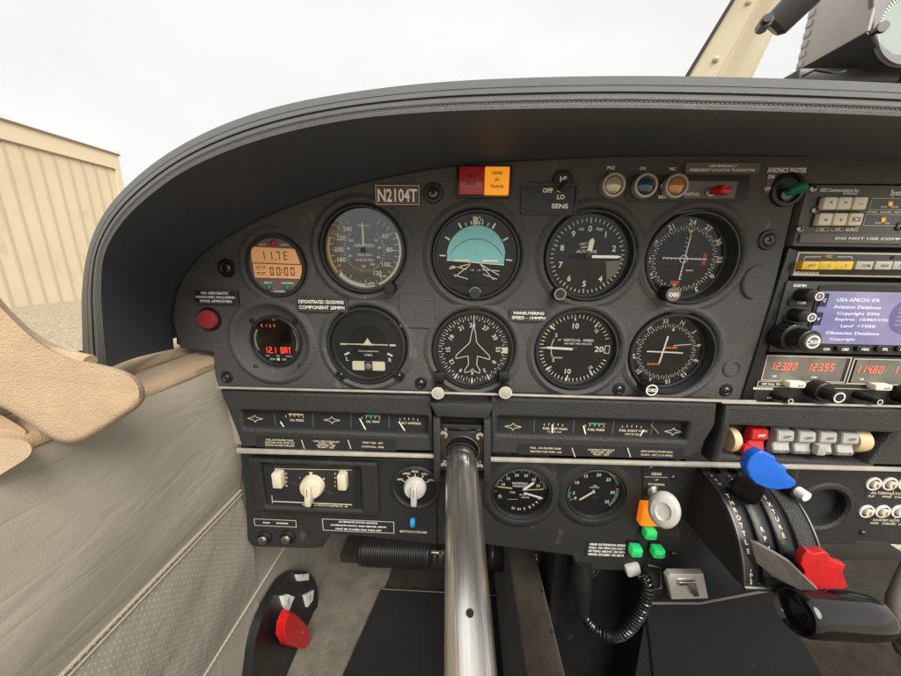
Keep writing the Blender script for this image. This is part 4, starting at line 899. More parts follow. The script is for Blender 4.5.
for x, y in ((443.5, 434.5), (480, 436), (443.5, 466), (480, 467)):
    u, v = P(x, y, .016); m = MB(); m.lathe((u, v), [(.0052, .012), (.0052, .015), (.004, .017), (0, .0178)], 'chrome', 24)
    m.line((u-.0025, v), (u+.0025, v), .0008, .0181, 'gap'); m.line((u, v-.0025), (u, v+.0025), .0008, .0181, 'gap'); m.build('screw', root)
m = MB(); fr = [P(440, 431, .014), P(484, 432, .014), P(484, 471, .014), P(440, 470, .014)]
m.sheet(fr, [circ(*P(462, 452, .014), .0165, 40)], .009, .014, 'black_gloss', .001); m.build('flange', root)
# shaft axis from photo edges
ax0 = Vector(P3(461, 452, .0)); s0_ = 15.2*S(461, 452, .0)
wn = .30-.0  # near end beyond the frame
def solve_w(px, py, half, rad):
    w_ = .1
    for _ in range(60):
        w_ += (.5 if S(px, py, w_)*half > rad else -.5)*0.01*.93**_ if False else (S(px, py, w_)*half-rad)*1.2
    return w_
w_end = solve_w(470, 672, 26.5, s0_); e = Vector(P3(470.5, 672, w_end)); dirv = (e-ax0).normalized(); far_ = e+dirv*.12
print('SHAFT r', s0_, 'w_end', w_end, dirv)
m = MB(); r = s0_
MATS['shaft'].node_tree.nodes['align'].inputs['Rotation'].default_value = Vector((dirv.x, -dirv.z, dirv.y)).rotation_difference(Vector((0, 1, 0))).to_euler()
pts = []; NS = 60; L_ = (far_-ax0).length
A = dirv.orthogonal().normalized(); Bv = dirv.cross(A)
hole = Vector(P3(470, 613, w_end*.8)); 
m.rod(ax0-dirv*.01, far_, r, r, 'shaft', 64); m.build('shaft', root)
# hole in the shaft: dark countersunk bore on the camera side
def hit_shaft(px, py):
    d_ = ray(px, py); D = Vector((d_.x, d_.z, -d_.y)); O = Vector((CAM.x, CAM.z, -CAM.y)); k = O-ax0
    Dp = D-dirv*D.dot(dirv); kp = k-dirv*k.dot(dirv); a_ = Dp.dot(Dp); b_ = 2*Dp.dot(kp); c_ = kp.dot(kp)-r*r
    t_ = (-b_-math.sqrt(max(0, b_*b_-4*a_*c_)))/(2*a_); return O+D*t_
hp = hit_shaft(470, 613); ha = hp-ax0; nrm = (ha-dirv*ha.dot(dirv)).normalized()
m = MB(); m.rod(hp-nrm*.006, hp+nrm*.00012, .0024, .0024, 'gap', 24); m.rod(hp-nrm*.001, hp+nrm*.00006, .0028, .0028, 'steel', 24); m.build('pin_hole', root)
m = MB(); m.lathe((ax0.x, ax0.y), [(s0_*1.06, 0), (s0_*1.06, .012), (s0_*1.15, .012), (s0_*1.15, .009)], 'black_gloss', 48); m.build('collar', root)

# =================================================================== lower panel: autopilot, coupler, gauges, gear
WL = .004
root = thing('lower_panel', *P(350, 500), 0, 'black lower sub-panel holding autopilot, selectors and engine gauges', 'panel')
m = MB(); out = [(240, 455), (437, 460), (437, 545), (345, 535), (331, 535), (322, 548), (308, 549), (252, 547), (247, 540), (245, 500)]
m.sheet([P(*p, WL) for p in out], [], -.006, WL, 'panel_low', .002)
m.build('left_section', root)
m = MB(); out = [(437, 460), (1030, 476), (1030, 548), (858, 541), (855, 545), (820, 545), (700, 540), (700, 568), (694, 573), (578, 570), (572, 556), (470, 543), (437, 545)]
hh = [circ(*P(521, 495, WL), P(550, 495, WL)[0]-P(521, 495, WL)[0], 48), circ(*P(595, 495, WL), P(625, 495, WL)[0]-P(595, 495, WL)[0], 48), circ(*P(823, 508, WL), .022, 40)]
m.sheet([P(*p, WL) for p in out], hh, -.006, WL, 'panel_low', .002)
cs = P(823, 508, WL); m.lathe(cs, [(.0215, -.004), (.022, WL), (.0245, WL+.002), (.028, WL+.0018), (.031, WL-.001)], 'panel_low', 56); m.disc(cs, .0222, -.004, 'black_matte')
m.build('right_section', root)
for x, y in ((650, 467.5), (672.5, 477), (673, 553), (862, 532)): screw(root, x, y, WL, .0026, False, 'dark_steel')
# autopilot
root = thing('autopilot_control', *P(312, 490), WL, 'autopilot control unit with two cream rockers and a large cream knob', 'autopilot')
m = MB(); pts = rrect(P(251, 485, .01)[0], P(310, 514, .01)[1], P(378, 485, .01)[0], P(310, 461, .01)[1], .003)
ih = rrect(P(263, 485, .01)[0], P(310, 508.5, .01)[1], P(361, 485, .01)[0], P(310, 466, .01)[1], .002)
m.sheet(pts, [ih], .0, .010, 'panel_low', .0025); m.build('surround', root)
fw = .0055; m = MB(); m.prism([P(262, 464, fw), P(360, 466, fw), P(360, 510, fw), P(262, 508, fw)][::-1], .003, fw, 'black_matte')
m.prism([P(354, 468, fw), P(359, 468, fw), P(359, 506, fw), P(354, 506, fw)][::-1], .003, fw+.001, 'gap'); m.build('face_plate', root)
m = MB(); wd = fw+.0003
m.line(P(272, 501, fw), P(352, 504.5, fw), .0012, wd, 'ivory'); m.line(P(272, 495, fw), P(272.5, 503, fw), .0007, wd, 'ivory'); m.line(P(275, 468.5, fw), P(352, 470, fw), .0005, wd, 'ivory')
m.text('ROLL', *P(279, 469, fw), .0026, wd, 'ivory', bold=.03); m.text('HDG', *P(343, 471, fw), .0026, wd, 'ivory', bold=.03); m.text('PIPER  AUTOCONTROL III', *P(325, 505.8, fw), .0030, wd, 'ivory', bold=.03, width=.050)
q = P(311, 473.5, fw); m.quad([(q[0]-.0022, q[1]+.002, wd), (q[0], q[1]-.0022, wd), (q[0]+.0022, q[1]+.002, wd)], 'ivory'); m.disc(P(300, 477.5, fw), .0006, wd, 'ivory', 10); m.disc(P(324, 478.5, fw), .001, wd, 'ivory', 10)
for x in (286.5, 335.5):
    for k, t in enumerate('PUSH' if x < 300 else 'PULL'): m.text(t, *P(x, 473.5+4*k, fw), .0024, wd, 'ivory', bold=.03)
m.line(P(290, 482, fw), P(300, 485, fw), .0004, wd, 'label_grey'); m.line(P(322, 489, fw), P(334, 494, fw), .0004, wd, 'label_grey'); m.build('lettering', root)
for x0, y0, x1, y1 in ((271.5, 473, 283, 488), (337, 474.5, 347, 490)):
    a = P(x0, y0, .012); b = P(x1, y1, .012); m = MB(); m.box(((a[0]+b[0])/2, (a[1]+b[1])/2, .0095), (b[0]-a[0], a[1]-b[1], .009), 'ivory', .0016); m.build('rocker', root)
def selknob(root, x, y, r, w0, l=.012, mt_='ivory', ang=180):
    u, v = P(x, y, w0+l*.5); m = MB(); m.lathe((u, v), [(r, w0), (r*.98, w0+l*.45), (r*.85, w0+l*.62), (r*.3, w0+l*.72), (0, w0+l*.74)], mt_, 48)
    Rm = Matrix.Rotation(R(-ang), 3, 'Z')
    m.box((u+math.sin(R(ang))*r*.35, v+math.cos(R(ang))*r*.35, w0+l*.72), (r*.55, r*1.9, l*.75), mt_, r*.16, M=Rm)
    m.box((u-math.sin(R(ang))*r*.1, v-math.cos(R(ang))*r*.1, w0+l*1.097), (r*.07, r*.8, .0003), 'label_grey', 0, M=Rm); m.build('knob', root)
selknob(root, 310.5, 489, .0125, fw, .014, ang=184)
placard(254, 518.5, 297.5, 526, ['AUX       PHONE'], 'small outlined placard above the two headphone jacks', 'black_matte', 'ivory', w=WL, size=.30, bt=.0006)
placard(322, 519, 395, 531.5, ['ALTERNATE STATIC SOURCE', 'ALTERNATE STATIC AND HEATER VENTS', 'MUST BE CLOSED FOR TAKE OFF'], 'silver edged alternate static source placard at the bottom of the lower panel', 'black_matte', 'grey_plastic', w=WL+.0004, bt=.0010, size=.42)
for i, (x, y) in enumerate(((265, 537), (288, 536.5))):
    u, v = P(x, y, WL); root = thing('headphone_jack', u, v, WL, ('left' if i == 0 else 'right')+' headphone jack socket of the pair at the lower left corner of the panel', 'jack socket', 'headphone jacks')
    m = MB(); m.lathe((u, v), [(.0088, WL), (.0086, WL+.002), (.0068, WL+.003), (.0060, WL+.001)], 'black', 32); m.build('bezel', root)
    m = MB(); m.lathe((u, v), [(.0056, WL+.001), (.0054, WL+.005), (.0040, WL+.006), (.0028, WL+.006), (.0026, WL+.002), (0, WL+.002)], 'steel', 24); m.build('socket', root)
# coupler selector
c = P(416, 486, WL); root = thing('mode_selector', c[0], c[1], WL, 'round black radio coupler dial with a pale lever knob', 'selector knob')
m = MB(); m.lathe(c, [(.0265, WL), (.0262, WL+.003), (.024, WL+.0045), (.022, WL+.003), (.0215, WL+.001), (0, WL+.001)], 'panel_low', 60); m.disc(c, .0212, WL+.0014, 'dial', 48); m.build('dial', root)
m = MB()
for a, t in ((-62, 'NAV'), (-32, 'OMNI'), (-2, 'HDG'), (30, 'LOC'), (60, 'LOC')):
    m.tick(c, .0125, .0165, a, .0008, WL+.0018, 'ivory'); m.text(t, c[0]+.0192*math.sin(R(a)), c[1]+.0192*math.cos(R(a)), .0024, WL+.0018, 'ivory', bold=.03)
m.build('markings', root)
selknob(root, 414.5, 490, .0120, WL+.001, .012, 'gear_knob', 181)
q = P(412.5, 522.5, .012); root = thing('strobe_switch', q[0], q[1], WL, 'tiny bright blue tipped toggle above the bottom strobe lettering', 'switch')
m = MB(); m.rod((q[0]+.001, q[1]-.002, WL), (q[0], q[1], .011), .0015, .0018, 'steel'); m.build('stem', root); m = MB(); m.box((q[0], q[1], .012), (.0058, .0100, .006), 'blue_small', .0024); m.build('tip', root)
m = MB(); m.text('BOTTOM STROBE', *P(413.5, 531.5, WL), .0028, WL+.0004, 'ivory', width=.030, bold=.03); m.build('lettering', root)
# manifold pressure
def lowg(name, x, y, rp_, label, dial='dial'):
    ro = rp_*S(x, y, WL); c = P(x, y, WL)
    root = thing(name, c[0], c[1], WL, label, 'engine gauge')
    m = MB(); m.lathe(c, [(ro+.0105, WL-.001), (ro+.0085, WL+.0015), (ro+.004, WL+.003), (ro+.001, WL+.0028), (ro, WL+.001), (ro, -.006)], 'panel_low', 64)
    o = m.build('moulded_ring', root)
    m = MB(); m.lathe(c, [(ro-.0004, -.02), (ro-.0004, WL+.0016), (ro-.0015, WL+.0022), (ro-.0028, -.001)], 'bezel', 64); m.build('bezel', root)
    m = MB(); m.disc(c, ro-.0022, -.001, dial); m.build('dial', root); m = MB(); m.disc(c, ro-.0026, .0018, 'cover_glass'); m.build('cover_glass', root)
    return root, c, ro-.003
g, c, rr = lowg('manifold_pressure_gauge', 521, 494, 30, 'manifold pressure gauge with crowded white scale, left of the tachometer')
m = MB(); wd = -.0006; m.ticks(c, rr*.87, rr*.99, -80, 80, 41, .0005, wd, 'ivory'); m.ticks(c, rr*.80, rr*.99, -80, 80, 9, .0008, wd, 'ivory')
m.ring_text([('10', -68), ('15', -42), ('20', -14), ('25', 14), ('30', 42), ('35', 68)], c, rr*.70, .0032, wd, radial=False); m.text('MANIFOLD', c[0]-.001, c[1]+.0095, .0026, wd, width=.016, bold=.02); m.text('PRESSURE', c[0]-.001, c[1]+.006, .0022, wd, width=.014)
m.text('FUEL', c[0]-.008, c[1]-.002, .0020, wd); m.text('IN HG', c[0]+.003, c[1]-.0045, .0018, wd); m.text('GAL/HR', c[0]+.006, c[1]-.0075, .0018, wd); m.ring_text([('20', 250), ('15', 196), ('10', 180), ('5', 165), ('8', 150), ('6', 138), ('4', 125), ('2', 113)], c, rr*.80, .0032, wd)
m.line((c[0]-.013, c[1]-.011), (c[0]-.002, c[1]-.0105), .0006, wd, 'ivory'); m.tick(c, rr*.86, rr, 268, .0014, wd+.0002, 'paint_red'); m.line((c[0]+.002, c[1]+.0016), (c[0]+.024, c[1]+.0035), .0012, wd+.0003, 'ivory'); m.line((c[0]-.024, c[1]+.0045), (c[0]-.009, c[1]+.0032), .0016, wd+.0003, 'ivory'); m.build('markings', g)
needle(g, c, 48, .004, rr*.66, .0028, .0004, 'white', hub=.0022, hubm='dial'); needle(g, c, 106, .004, rr*.9, .0020, .0004, 'white', hub=0)
g, c, rr = lowg('tachometer', 595, 494, 29.5, 'tachometer with green arcs and numerals 5 to 35, next to the gear lever', 'dial2')
m = MB(); m.arc(c, rr*.90, rr*1.02, -112, -62, wd, 'paint_green'); m.arc(c, rr*.90, rr*1.02, 48, 68, wd, 'paint_green'); m.arc(c, rr*.92, rr*1.02, 32, 48, wd, 'paint_yellow'); m.tick(c, rr*.84, rr*1.02, 71, .0012, wd+.0002, 'paint_red')
m.ring_text([('0', -118), ('5', -100), ('10', -62), ('15', -28), ('20', 10), ('25', 44), ('30', 92), ('35', 128)], c, rr*.74, .0036, wd, radial=False, bold=.02); m.ticks(c, rr*.86, rr*.98, 82, 130, 9, .0007, wd); m.tick(c, rr*.84, rr*.98, -118, .0008, wd, 'ivory'); m.tick(c, rr*.84, rr*.98, -98, .0008, wd, 'ivory')
m.text('RPM', c[0]+.001, c[1]+.0065, .0016, wd); m.text('HUNDREDS', c[0]+.001, c[1]+.0045, .0014, wd); m.text('1 2 4', c[0]+.003, c[1]-.0075, .0022, wd, 'label_grey'); m.build('markings', g)
needle(g, c, 232, .0, rr*.66, .0020, .0002, 'lume', hub=.0014, hubm='lume')
# gear lever
root = thing('gear_lever', *P(655, 495, WL), WL, 'landing gear lever with a large white wheel shaped knob', 'lever')
m = MB(); m.prism([P(643, 467, WL+.001), P(672, 468, WL+.001), P(672, 500, WL+.001), P(643, 500, WL+.001)][::-1], WL, WL+.001, 'black_matte'); m.line(P(644, 476, WL), P(667, 476.5, WL), .0005, WL+.0013, 'ivory'); m.text('GEAR', *P(656, 473, WL), .0030, WL+.0013, 'ivory', bold=.03); m.text('UP', *P(656, 479, WL), .0018, WL+.0013, 'ivory', bold=.03); m.text('DN NORMAL', *P(656, 483.5, WL), .0024, WL+.0013, 'ivory', bold=.03, width=.0165); m.build('name_plate', root)
m = MB(); m.lathe(P(653, 491, .008), [(.0062, WL+.001), (.006, .009), (.004, .0105), (0, .011)], 'steel', 24); m.rod(P3(653, 492, .009), P3(656, 501, .030), .0038, .0046, 'gear_knob'); m.build('lever_arm', root)
kc = Vector(P3(664, 509.5, .036)); m = MB(); T = Matrix.Translation(kc) @ Matrix.Rotation(R(-38), 4, 'Y') @ Matrix.Rotation(R(-12), 4, 'X')
m.lathe((0, 0), [(0, -.0055), (.0065, -.0060), (.0115, -.0052), (.0142, -.0025), (.0148, 0), (.0142, .0025), (.0115, .0052), (.0072, .0060), (.0060, .0045), (0, .0042)], 'gear_knob', 48, T=T @ Matrix.Diagonal((.88, 1.18, 1, 1))); m.build('wheel_knob', root)
# lamps
a = P(642, 504, .010); b = P(656, 525, .010); root = thing('gear_warning_lamp', (a[0]+b[0])/2, b[1], WL, 'square orange gear warning lamp partly behind the white gear knob', 'indicator lamp')
m = MB(); m.box(((a[0]+b[0])/2+.002, (a[1]+b[1])/2, .008), (b[0]-a[0]+.003, a[1]-b[1], .009), 'orange_lit', .0012)
for i, t in enumerate(('GEAR', 'UP')): m.text(t, (a[0]+b[0])/2+.004, (a[1]+b[1])/2+.002-.005*i, .0026, .0128, 'label_brown', ang=90)
m.build('lens', root)
for (x, y, d_) in ((649, 532, 'upper green gear light just below the orange lamp'), (635, 549.5, 'lower left green gear light of the three'), (657, 550.5, 'lower right green gear light of the three')):
    u, v = P(x, y, .010); root = thing('gear_light', u, v, WL, d_, 'indicator lamp', 'green landing gear lights')
    m = MB(); m.box((u, v, .0055), (.0132, .0122, .003), 'black', .001); m.build('socket', root)
    m = MB(); m.box((u, v, .0105), (.0118, .0110, .010), 'green_lit', .0022); m.text({649: 'NOSE', 635: 'LEFT', 657: 'RIGHT'}[x], u+.0006, v-.001, .0026, .0160, 'paint_green', bold=.03); m.build('lens', root)
placard(587, 541.5, 626, 556.5, ['GEAR EXTENSION SPEED', 'MAX 150 MPH DO NOT', 'EXTEND ABOVE 150 MPH', 'NEVER EXCEED 125 RETR'], 'small white lettered landing gear speed placard left of the green lights', 'black_matte', None, w=WL, size=.62)

# =================================================================== rocker switch bay
w1 = .014
root = thing('rocker_switch_panel', *P(810, 440, w1), w1, 'grained padded bay with a row of rocker switches, one red pair and four grey pairs', 'switch panel')
m = MB(); u0, u1 = P(727, 440, w1)[0], P(878, 440, w1)[0]; wv1, wv0 = P(800, 428, w1)[1], P(800, 459.5, w1)[1]
m.sheet([P(726, 405, w1), P(1030, 412, w1), P(1030, 471, w1), P(712, 463, w1), P(722, 430, w1)], [[(u0, wv0+.001), (u1, wv0-.003), (P(892, 440, w1)[0], wv1-.003), (u0+.001, wv1)]], -.004, w1, 'grain', .0035); m.build('padded_housing', root)
m = MB(); m.rect(u0-.003, wv0-.006, P(896, 440, w1)[0], wv1+.004, .000, 'black_matte'); m.build('bay_back', root)
bw = .0155
def rocker(x, y, mt_, up, low, txt=('OFF', ''), name='rocker'):
    u, v = P(x, y, .010); m = MB()
    pr = [(-.0125, .0), (-.0125, .0065), (-.0095, .0090), (-.0015, .0055 if not up else .0040), (.0030, .0095), (.0115, .0080), (.0125, .0)]
    bm = bmesh.new(); A_ = [bm.verts.new((u-bw/2, v+p[0], p[1]+.002)) for p in pr]; B_ = [bm.verts.new((u+bw/2, v+p[0], p[1]+.002)) for p in pr]; k = len(pr)
    bm.faces.new(A_); bm.faces.new(B_[::-1])
    for i in range(k): bm.faces.new((A_[i], B_[i], B_[(i+1) % k], A_[(i+1) % k]))
    bmesh.ops.recalc_face_normals(bm, faces=bm.faces); bmesh.ops.bevel(bm, geom=bm.edges[:], offset=.0007, segments=2, affect='EDGES'); m.frombm(bm, mt_, None, True)
    m.text(txt[0], u, v+.0070, .0028, .0122, 'label_black' if mt_ != 'red_plastic' else 'white', bold=.02)
    if txt[1]: m.text(txt[1], u-.0005, v-.0085, .0022, .0112, 'label_black', bold=.02)
    return m.build(name, root)
rocker(758, 441, 'red_plastic', 0, 0, ('OFF', 'ALT')); rocker(783.5, 442.5, 'grey_plastic', 0, 0, ('OFF', 'FUEL PUMP')); rocker(805, 443.5, 'grey_plastic', 0, 0, ('OFF', 'LAND LIGHT')); rocker(826, 444, 'grey_plastic', 0, 0, ('OFF', 'ANTI COLL')); rocker(848, 445, 'grey_plastic', 0, 0, ('OFF', 'PITOT HEAT'))
for x, h in ((747, .5), (821, .6)):
    u, v = P(x, 450, .014); m = MB(); m.box((u, v, .0125), (.0085, .0105, .006), 'red_plastic' if x < 760 else 'grey_plastic', .0012); m.build('rocker_half', root)
for x in (735.5, 862.5):
    u, v = P(x, 443, .008); m = MB(); pts = []
    T = Matrix.Translation((u, v, .0)) @ Matrix.Rotation(R(90), 4, 'Y')
    m.lathe((0, 0), [(0, -.0035 if x < 800 else -.006), (.0118, -.0035 if x < 800 else -.006), (.0128, 0), (.0118, .0035 if x < 800 else .006), (0, .0035 if x < 800 else .006)], 'tan_wheel', 40, T=T)
    m.build('dimmer_wheel', root) if 'tan_wheel' in MATS else (mat('tan_wheel', (.62, .47, .28), .5), m.build('dimmer_wheel', root))

# =================================================================== breaker buttons
k = 0
for (xs, y) in (((873, 889, 905), 483.5), ((866, 882, 898), 511)):
    for x in xs:
        u, v = P(x, y, WL); k += 1
        root = thing('circuit_breaker', u, v, WL, 'round white ringed circuit breaker button, number '+'one two three four five six'.split()[k-1]+' of the two short rows at the right edge' if False else
                     ['leftmost ringed circuit breaker button of the upper row above the alternator lettering', 'middle ringed circuit breaker button of the upper row', 'circuit breaker button of the upper row cut by the right picture edge',
                      'leftmost ringed circuit breaker button of the lower row beside the round hole', 'middle ringed circuit breaker button of the lower row', 'right circuit breaker button of the lower row at the picture edge'][k-1], 'circuit breaker', 'circuit breaker buttons at the right edge')
        m = MB(); m.lathe((u, v), [(.0072, WL), (.0070, WL+.0012), (.0056, WL+.0014), (.0054, WL+.0004)], 'white', 32); m.disc((u, v), .0055, WL+.0005, 'gap', 30); m.build('ring', root)
        m = MB(); m.lathe((u, v), [(.0041, WL+.0005), (.0040, WL+.003), (.0034, WL+.0036), (0, WL+.0037)], 'ivory', 24); m.text('5', u, v, .0036, WL+.0040, 'label_black'); m.build('button', root)
for (x, y, l1, l2, d_) in ((882, 494, 'ALTERNATOR', 'FLD       PWR    START', 'white alternator and field lettering under the upper breaker row'), (884, 521, 'COURTESY LIGHTS  NAV', 'DOME     OVERHEAD   LIGHTS', 'white courtesy light lettering under the lower breaker row')):
    m = MB(); u, v = P(x, y, WL); m.rect(u-.016, v-.005, u+.030, v+.004, WL+.0002, 'panel_low'); m.text(l1, u+.005, v+.0015, .0026, WL+.0005, 'ivory', width=.034, bold=.03); m.text(l2, u+.005, v-.0025, .0022, WL+.0005, 'ivory', width=.036, bold=.03); m.line((u+.009, v+.005), (u+.0085, v-.004), .0007, WL+.0005, 'ivory')
    o = m.build('placard', None, org=(u, -WL, v)); tag(o, d_, 'placard')

# =================================================================== throttle quadrant
XQ = P(697, 470, .006)[0]
prof_px = [(697, 470), (707, 478), (717, 491), (726, 507), (733, 525), (738.5, 545), (742, 567), (742.5, 585)]
prof = [onX(x, y, XQ) for x, y in prof_px]
print('QUAD', [tuple(round(a, 3) for a in p) for p in prof])
XR = P(766, 472, .006)[0]; QW = XR-XQ
root = thing('throttle_quadrant', XQ, prof[-1][1], prof[-1][2], 'black curved throttle quadrant with blue, red and black handled levers', 'throttle quadrant')
m = MB()
pf = [(p[1], p[2]) for p in smooth_path(prof, 4)]
side = [(pf[0][0], -.02)] + pf + [(pf[-1][0]-.003, pf[-1][1]-.006), (pf[-1][0]-.002, -.02)]
m.add([(XQ+.0005, a, b) for a, b in side], [list(range(len(side)))], 'black_matte'); m.add([(XR, a, b) for a, b in side], [list(range(len(side)))[::-1]], 'black_matte')
m.grid([[(XQ+.0005, side[-2][0], side[-2][1]), (XR, side[-2][0], side[-2][1])], [(XQ+.0005, side[-1][0], -.02), (XR, side[-1][0], -.02)]], 'black_matte', False)
m.grid([[(XQ+.0005, a, b-.004), (XR, a, b-.004)] for a, b in pf], 'gap')
m.build('quadrant_body', root)
m = MB()
def prof_at(t):
    i = min(int(t*(len(pf)-1)), len(pf)-2); f_ = t*(len(pf)-1)-i; a = Vector(pf[i]).lerp(Vector(pf[i+1]), f_); d_ = (Vector(pf[i+1])-Vector(pf[i])).normalized(); return a, d_
cells = [(0, .20), (.26, .44), (.50, .68), (.75, 1.0)]
for a0, a1 in cells:
    rows = []
    for k in range(29):
        a, d_ = prof_at(k/28); nrm_ = Vector((-d_.y, d_.x)) if (-d_.y) < 0 else Vector((-d_.y, d_.x))
        n2 = Vector((d_[1], -d_[0])); n2 = n2 if n2[1] > 0 else -n2
        x0, x1 = XQ+QW*a0, XQ+QW*a1; b_ = .0008
        rows.append([(x0, a[0]-n2[0]*.004, a[1]-n2[1]*.004), (x0, a[0]-n2[0]*b_, a[1]-n2[1]*b_), (x0+b_, a[0], a[1]), (x1-b_, a[0], a[1]), (x1, a[0]-n2[0]*b_, a[1]-n2[1]*b_), (x1, a[0]-n2[0]*.004, a[1]-n2[1]*.004)])
    m.grid(rows, 'grain' if a0 > .7 else 'black')
for xx in (XQ+.001, XR-.001):
    m.tube([(xx, a, b+.0008) for a, b in pf], .0009, 'dark_steel', 6)
m.build('slotted_cover', root, angle=60)
m = MB()
def qtext(s_, frac, t0, t1, h):
    for i, ch in enumerate(s_):
        t = t0+(t1-t0)*(i+.5)/len(s_); a, d_ = prof_at(t); n2 = Vector((d_[1], -d_[0])); n2 = n2 if n2[1] > 0 else -n2
        up = Vector((0, -d_[0], -d_[1])); nn = Vector((0, n2[0], n2[1])); X_ = Vector((1, 0, 0)); pos = Vector((XQ+QW*frac, a[0], a[1]))+nn*.0005
        M_ = Matrix(((X_.x, up.x, nn.x, pos.x), (X_.y, up.y, nn.y, pos.y), (X_.z, up.z, nn.z, pos.z), (0, 0, 0, 1)))
        if ch != ' ': m.text(ch, 0, 0, h, 0, 'ivory', M=M_, bold=.02)
qtext('OPEN', .10, .04, .24, .0024); qtext('THROTTLE', .10, .30, .78, .0036); qtext('IDLE', .10, .86, .98, .0024)
qtext('HIGH', .35, .04, .22, .0024); qtext('RPM', .35, .56, .76, .0038); qtext('MIXTURE', .59, .24, .66, .0034); qtext('RICH', .59, .04, .18, .0024)
m.build('lettering', root)
m = MB()
for k in range(5):
    a, d_ = prof_at(.90+k*.024); m.box((XQ+QW*.56, a[0], a[1]+.0015), (QW*.62, .0012, .002), 'dark_steel')
m.rod((XQ, pf[-1][0]-.001, pf[-1][1]+.001), (XR-QW*.1, pf[-1][0]-.001, pf[-1][1]+.001), .0022, .0022, 'dark_steel'); m.build('friction_grille', root)
# levers
def blade(name, pts3, wdt, thk, mt_):
    m = MB()
    for i in range(len(pts3)-1):
        p, q = Vector(pts3[i]), Vector(pts3[i+1]); z = (q-p).normalized(); X_ = Vector((1, 0, 0)); X_ = (X_-z*X_.dot(z)).normalized(); Y_ = z.cross(X_)
        M_ = Matrix((X_, Y_, z)).transposed(); m.box((p+q)/2, (thk, wdt, (q-p).length+wdt*.1), mt_, .0005, M=M_)
    return m.build(name, root)
tb = Vector(onX(752, 543, XQ+QW*.23)); te = Vector(P3(806, 594, tb.z+.030))
m = MB(); zt = tb.z+.012
pl_ = [Vector(P3(x, y, zt+(x-752)*.0004)) for x, y in ((752, 543), (757, 544), (775, 554), (790, 563), (803, 576), (818, 590), (800, 590), (774, 577), (757, 563), (754, 554))]; k_ = len(pl_)
m.add([tuple(p) for p in pl_]+[tuple(p+Vector((.0012, .0004, -.003))) for p in pl_], [list(range(k_))[::-1], list(range(k_, 2*k_))]+[(i, (i+1) % k_, k_+(i+1) % k_, k_+i) for i in range(k_)], 'lever_grey'); lev_t = m.build('throttle_lever', root)
# throttle grip: big glossy black tube with a hollow left end
h0 = Vector(P3(795, 611, tb.z+.036)); h1 = Vector(P3(880, 617, tb.z+.030)); ah = (h1-h0).normalized()
m = MB(); rr = 22.5*S(800, 611, h0.z)
q_ = ah.to_track_quat('Z', 'Y').to_matrix().to_4x4(); T = Matrix.Translation(h0) @ q_; Lh = (h1-h0).length
m.lathe((0, 0), [(0, .010), (rr*.66, .008), (rr*.80, .000), (rr*.88, -.0012), (rr*.95, 0), (rr*.99, .004), (rr, .012), (rr*.98, Lh*.7), (rr*.90, Lh*.9), (rr*.72, Lh*1.0), (rr*.4, Lh*1.06), (0, Lh*1.08)], 'throttle_grip', 64, T=T); o = m.build('throttle_grip', lev_t)
m = MB(); m.rod(h1-ah*.004, Vector(P3(915, 650, h1.z-.01)), .0065, .0060, 'throttle_grip'); m.build('grip_stem', root)
# propeller lever with blue knob
pb = Vector(onX(741, 492, XQ+QW*.47)); kb = Vector(P3(770, 473, pb.z+.038))
m = MB(); pts_ = [P3(730, 487, pb.z+.010), P3(743, 476, pb.z+.020), P3(766, 484, pb.z+.034), P3(764, 494, pb.z+.034), P3(756, 505, pb.z+.026), P3(741, 504, pb.z+.016)]
m.add([p for p in pts_]+[(p[0]+.003, p[1], p[2]-.006) for p in pts_], [list(range(6)), list(range(6, 12))[::-1]]+[(i, (i+1) % 6, 6+(i+1) % 6, 6+i)[::-1] for i in range(6)], 'black'); lev_p = m.build('propeller_lever', root)
def lobed(name, px_out, w0, th, mt_, tiltx=0, bev=.002):
    pts = [P(x, y, w0) for x, y in px_out]; cx = sum(p[0] for p in pts)/len(pts)
    m = MB(); bm = bmesh.new(); n_ = len(pts)
    A_ = [bm.verts.new((p[0], p[1], w0+tiltx*(p[0]-cx))) for p in pts]; B_ = [bm.verts.new((p[0]*.97+cx*.03, p[1], w0-th+tiltx*(p[0]-cx))) for p in pts]
    f1 = bm.faces.new(A_); f2 = bm.faces.new(B_[::-1])
    for i in range(n_): bm.faces.new((A_[(i+1) % n_], A_[i], B_[i], B_[(i+1) % n_]))
    bmesh.ops.recalc_face_normals(bm, faces=bm.faces); bmesh.ops.bevel(bm, geom=list(set(list(f1.edges)+list(f2.edges))), offset=bev, segments=3, affect='EDGES', profile=.6)
    m.frombm(bm, mt_, None, True); return m
blue = [(748, 468), (752, 459), (760, 453), (764, 452), (771, 456), (776, 457), (777, 463), (780, 466), (786, 467), (787, 473), (790, 476), (795, 480), (796, 484), (790, 488), (778, 490), (768, 489), (757, 485), (750, 477)]
o = lobed('p', blue, pb.z+.036, .009, 'blue_plastic', .06).build('propeller_knob', lev_p)
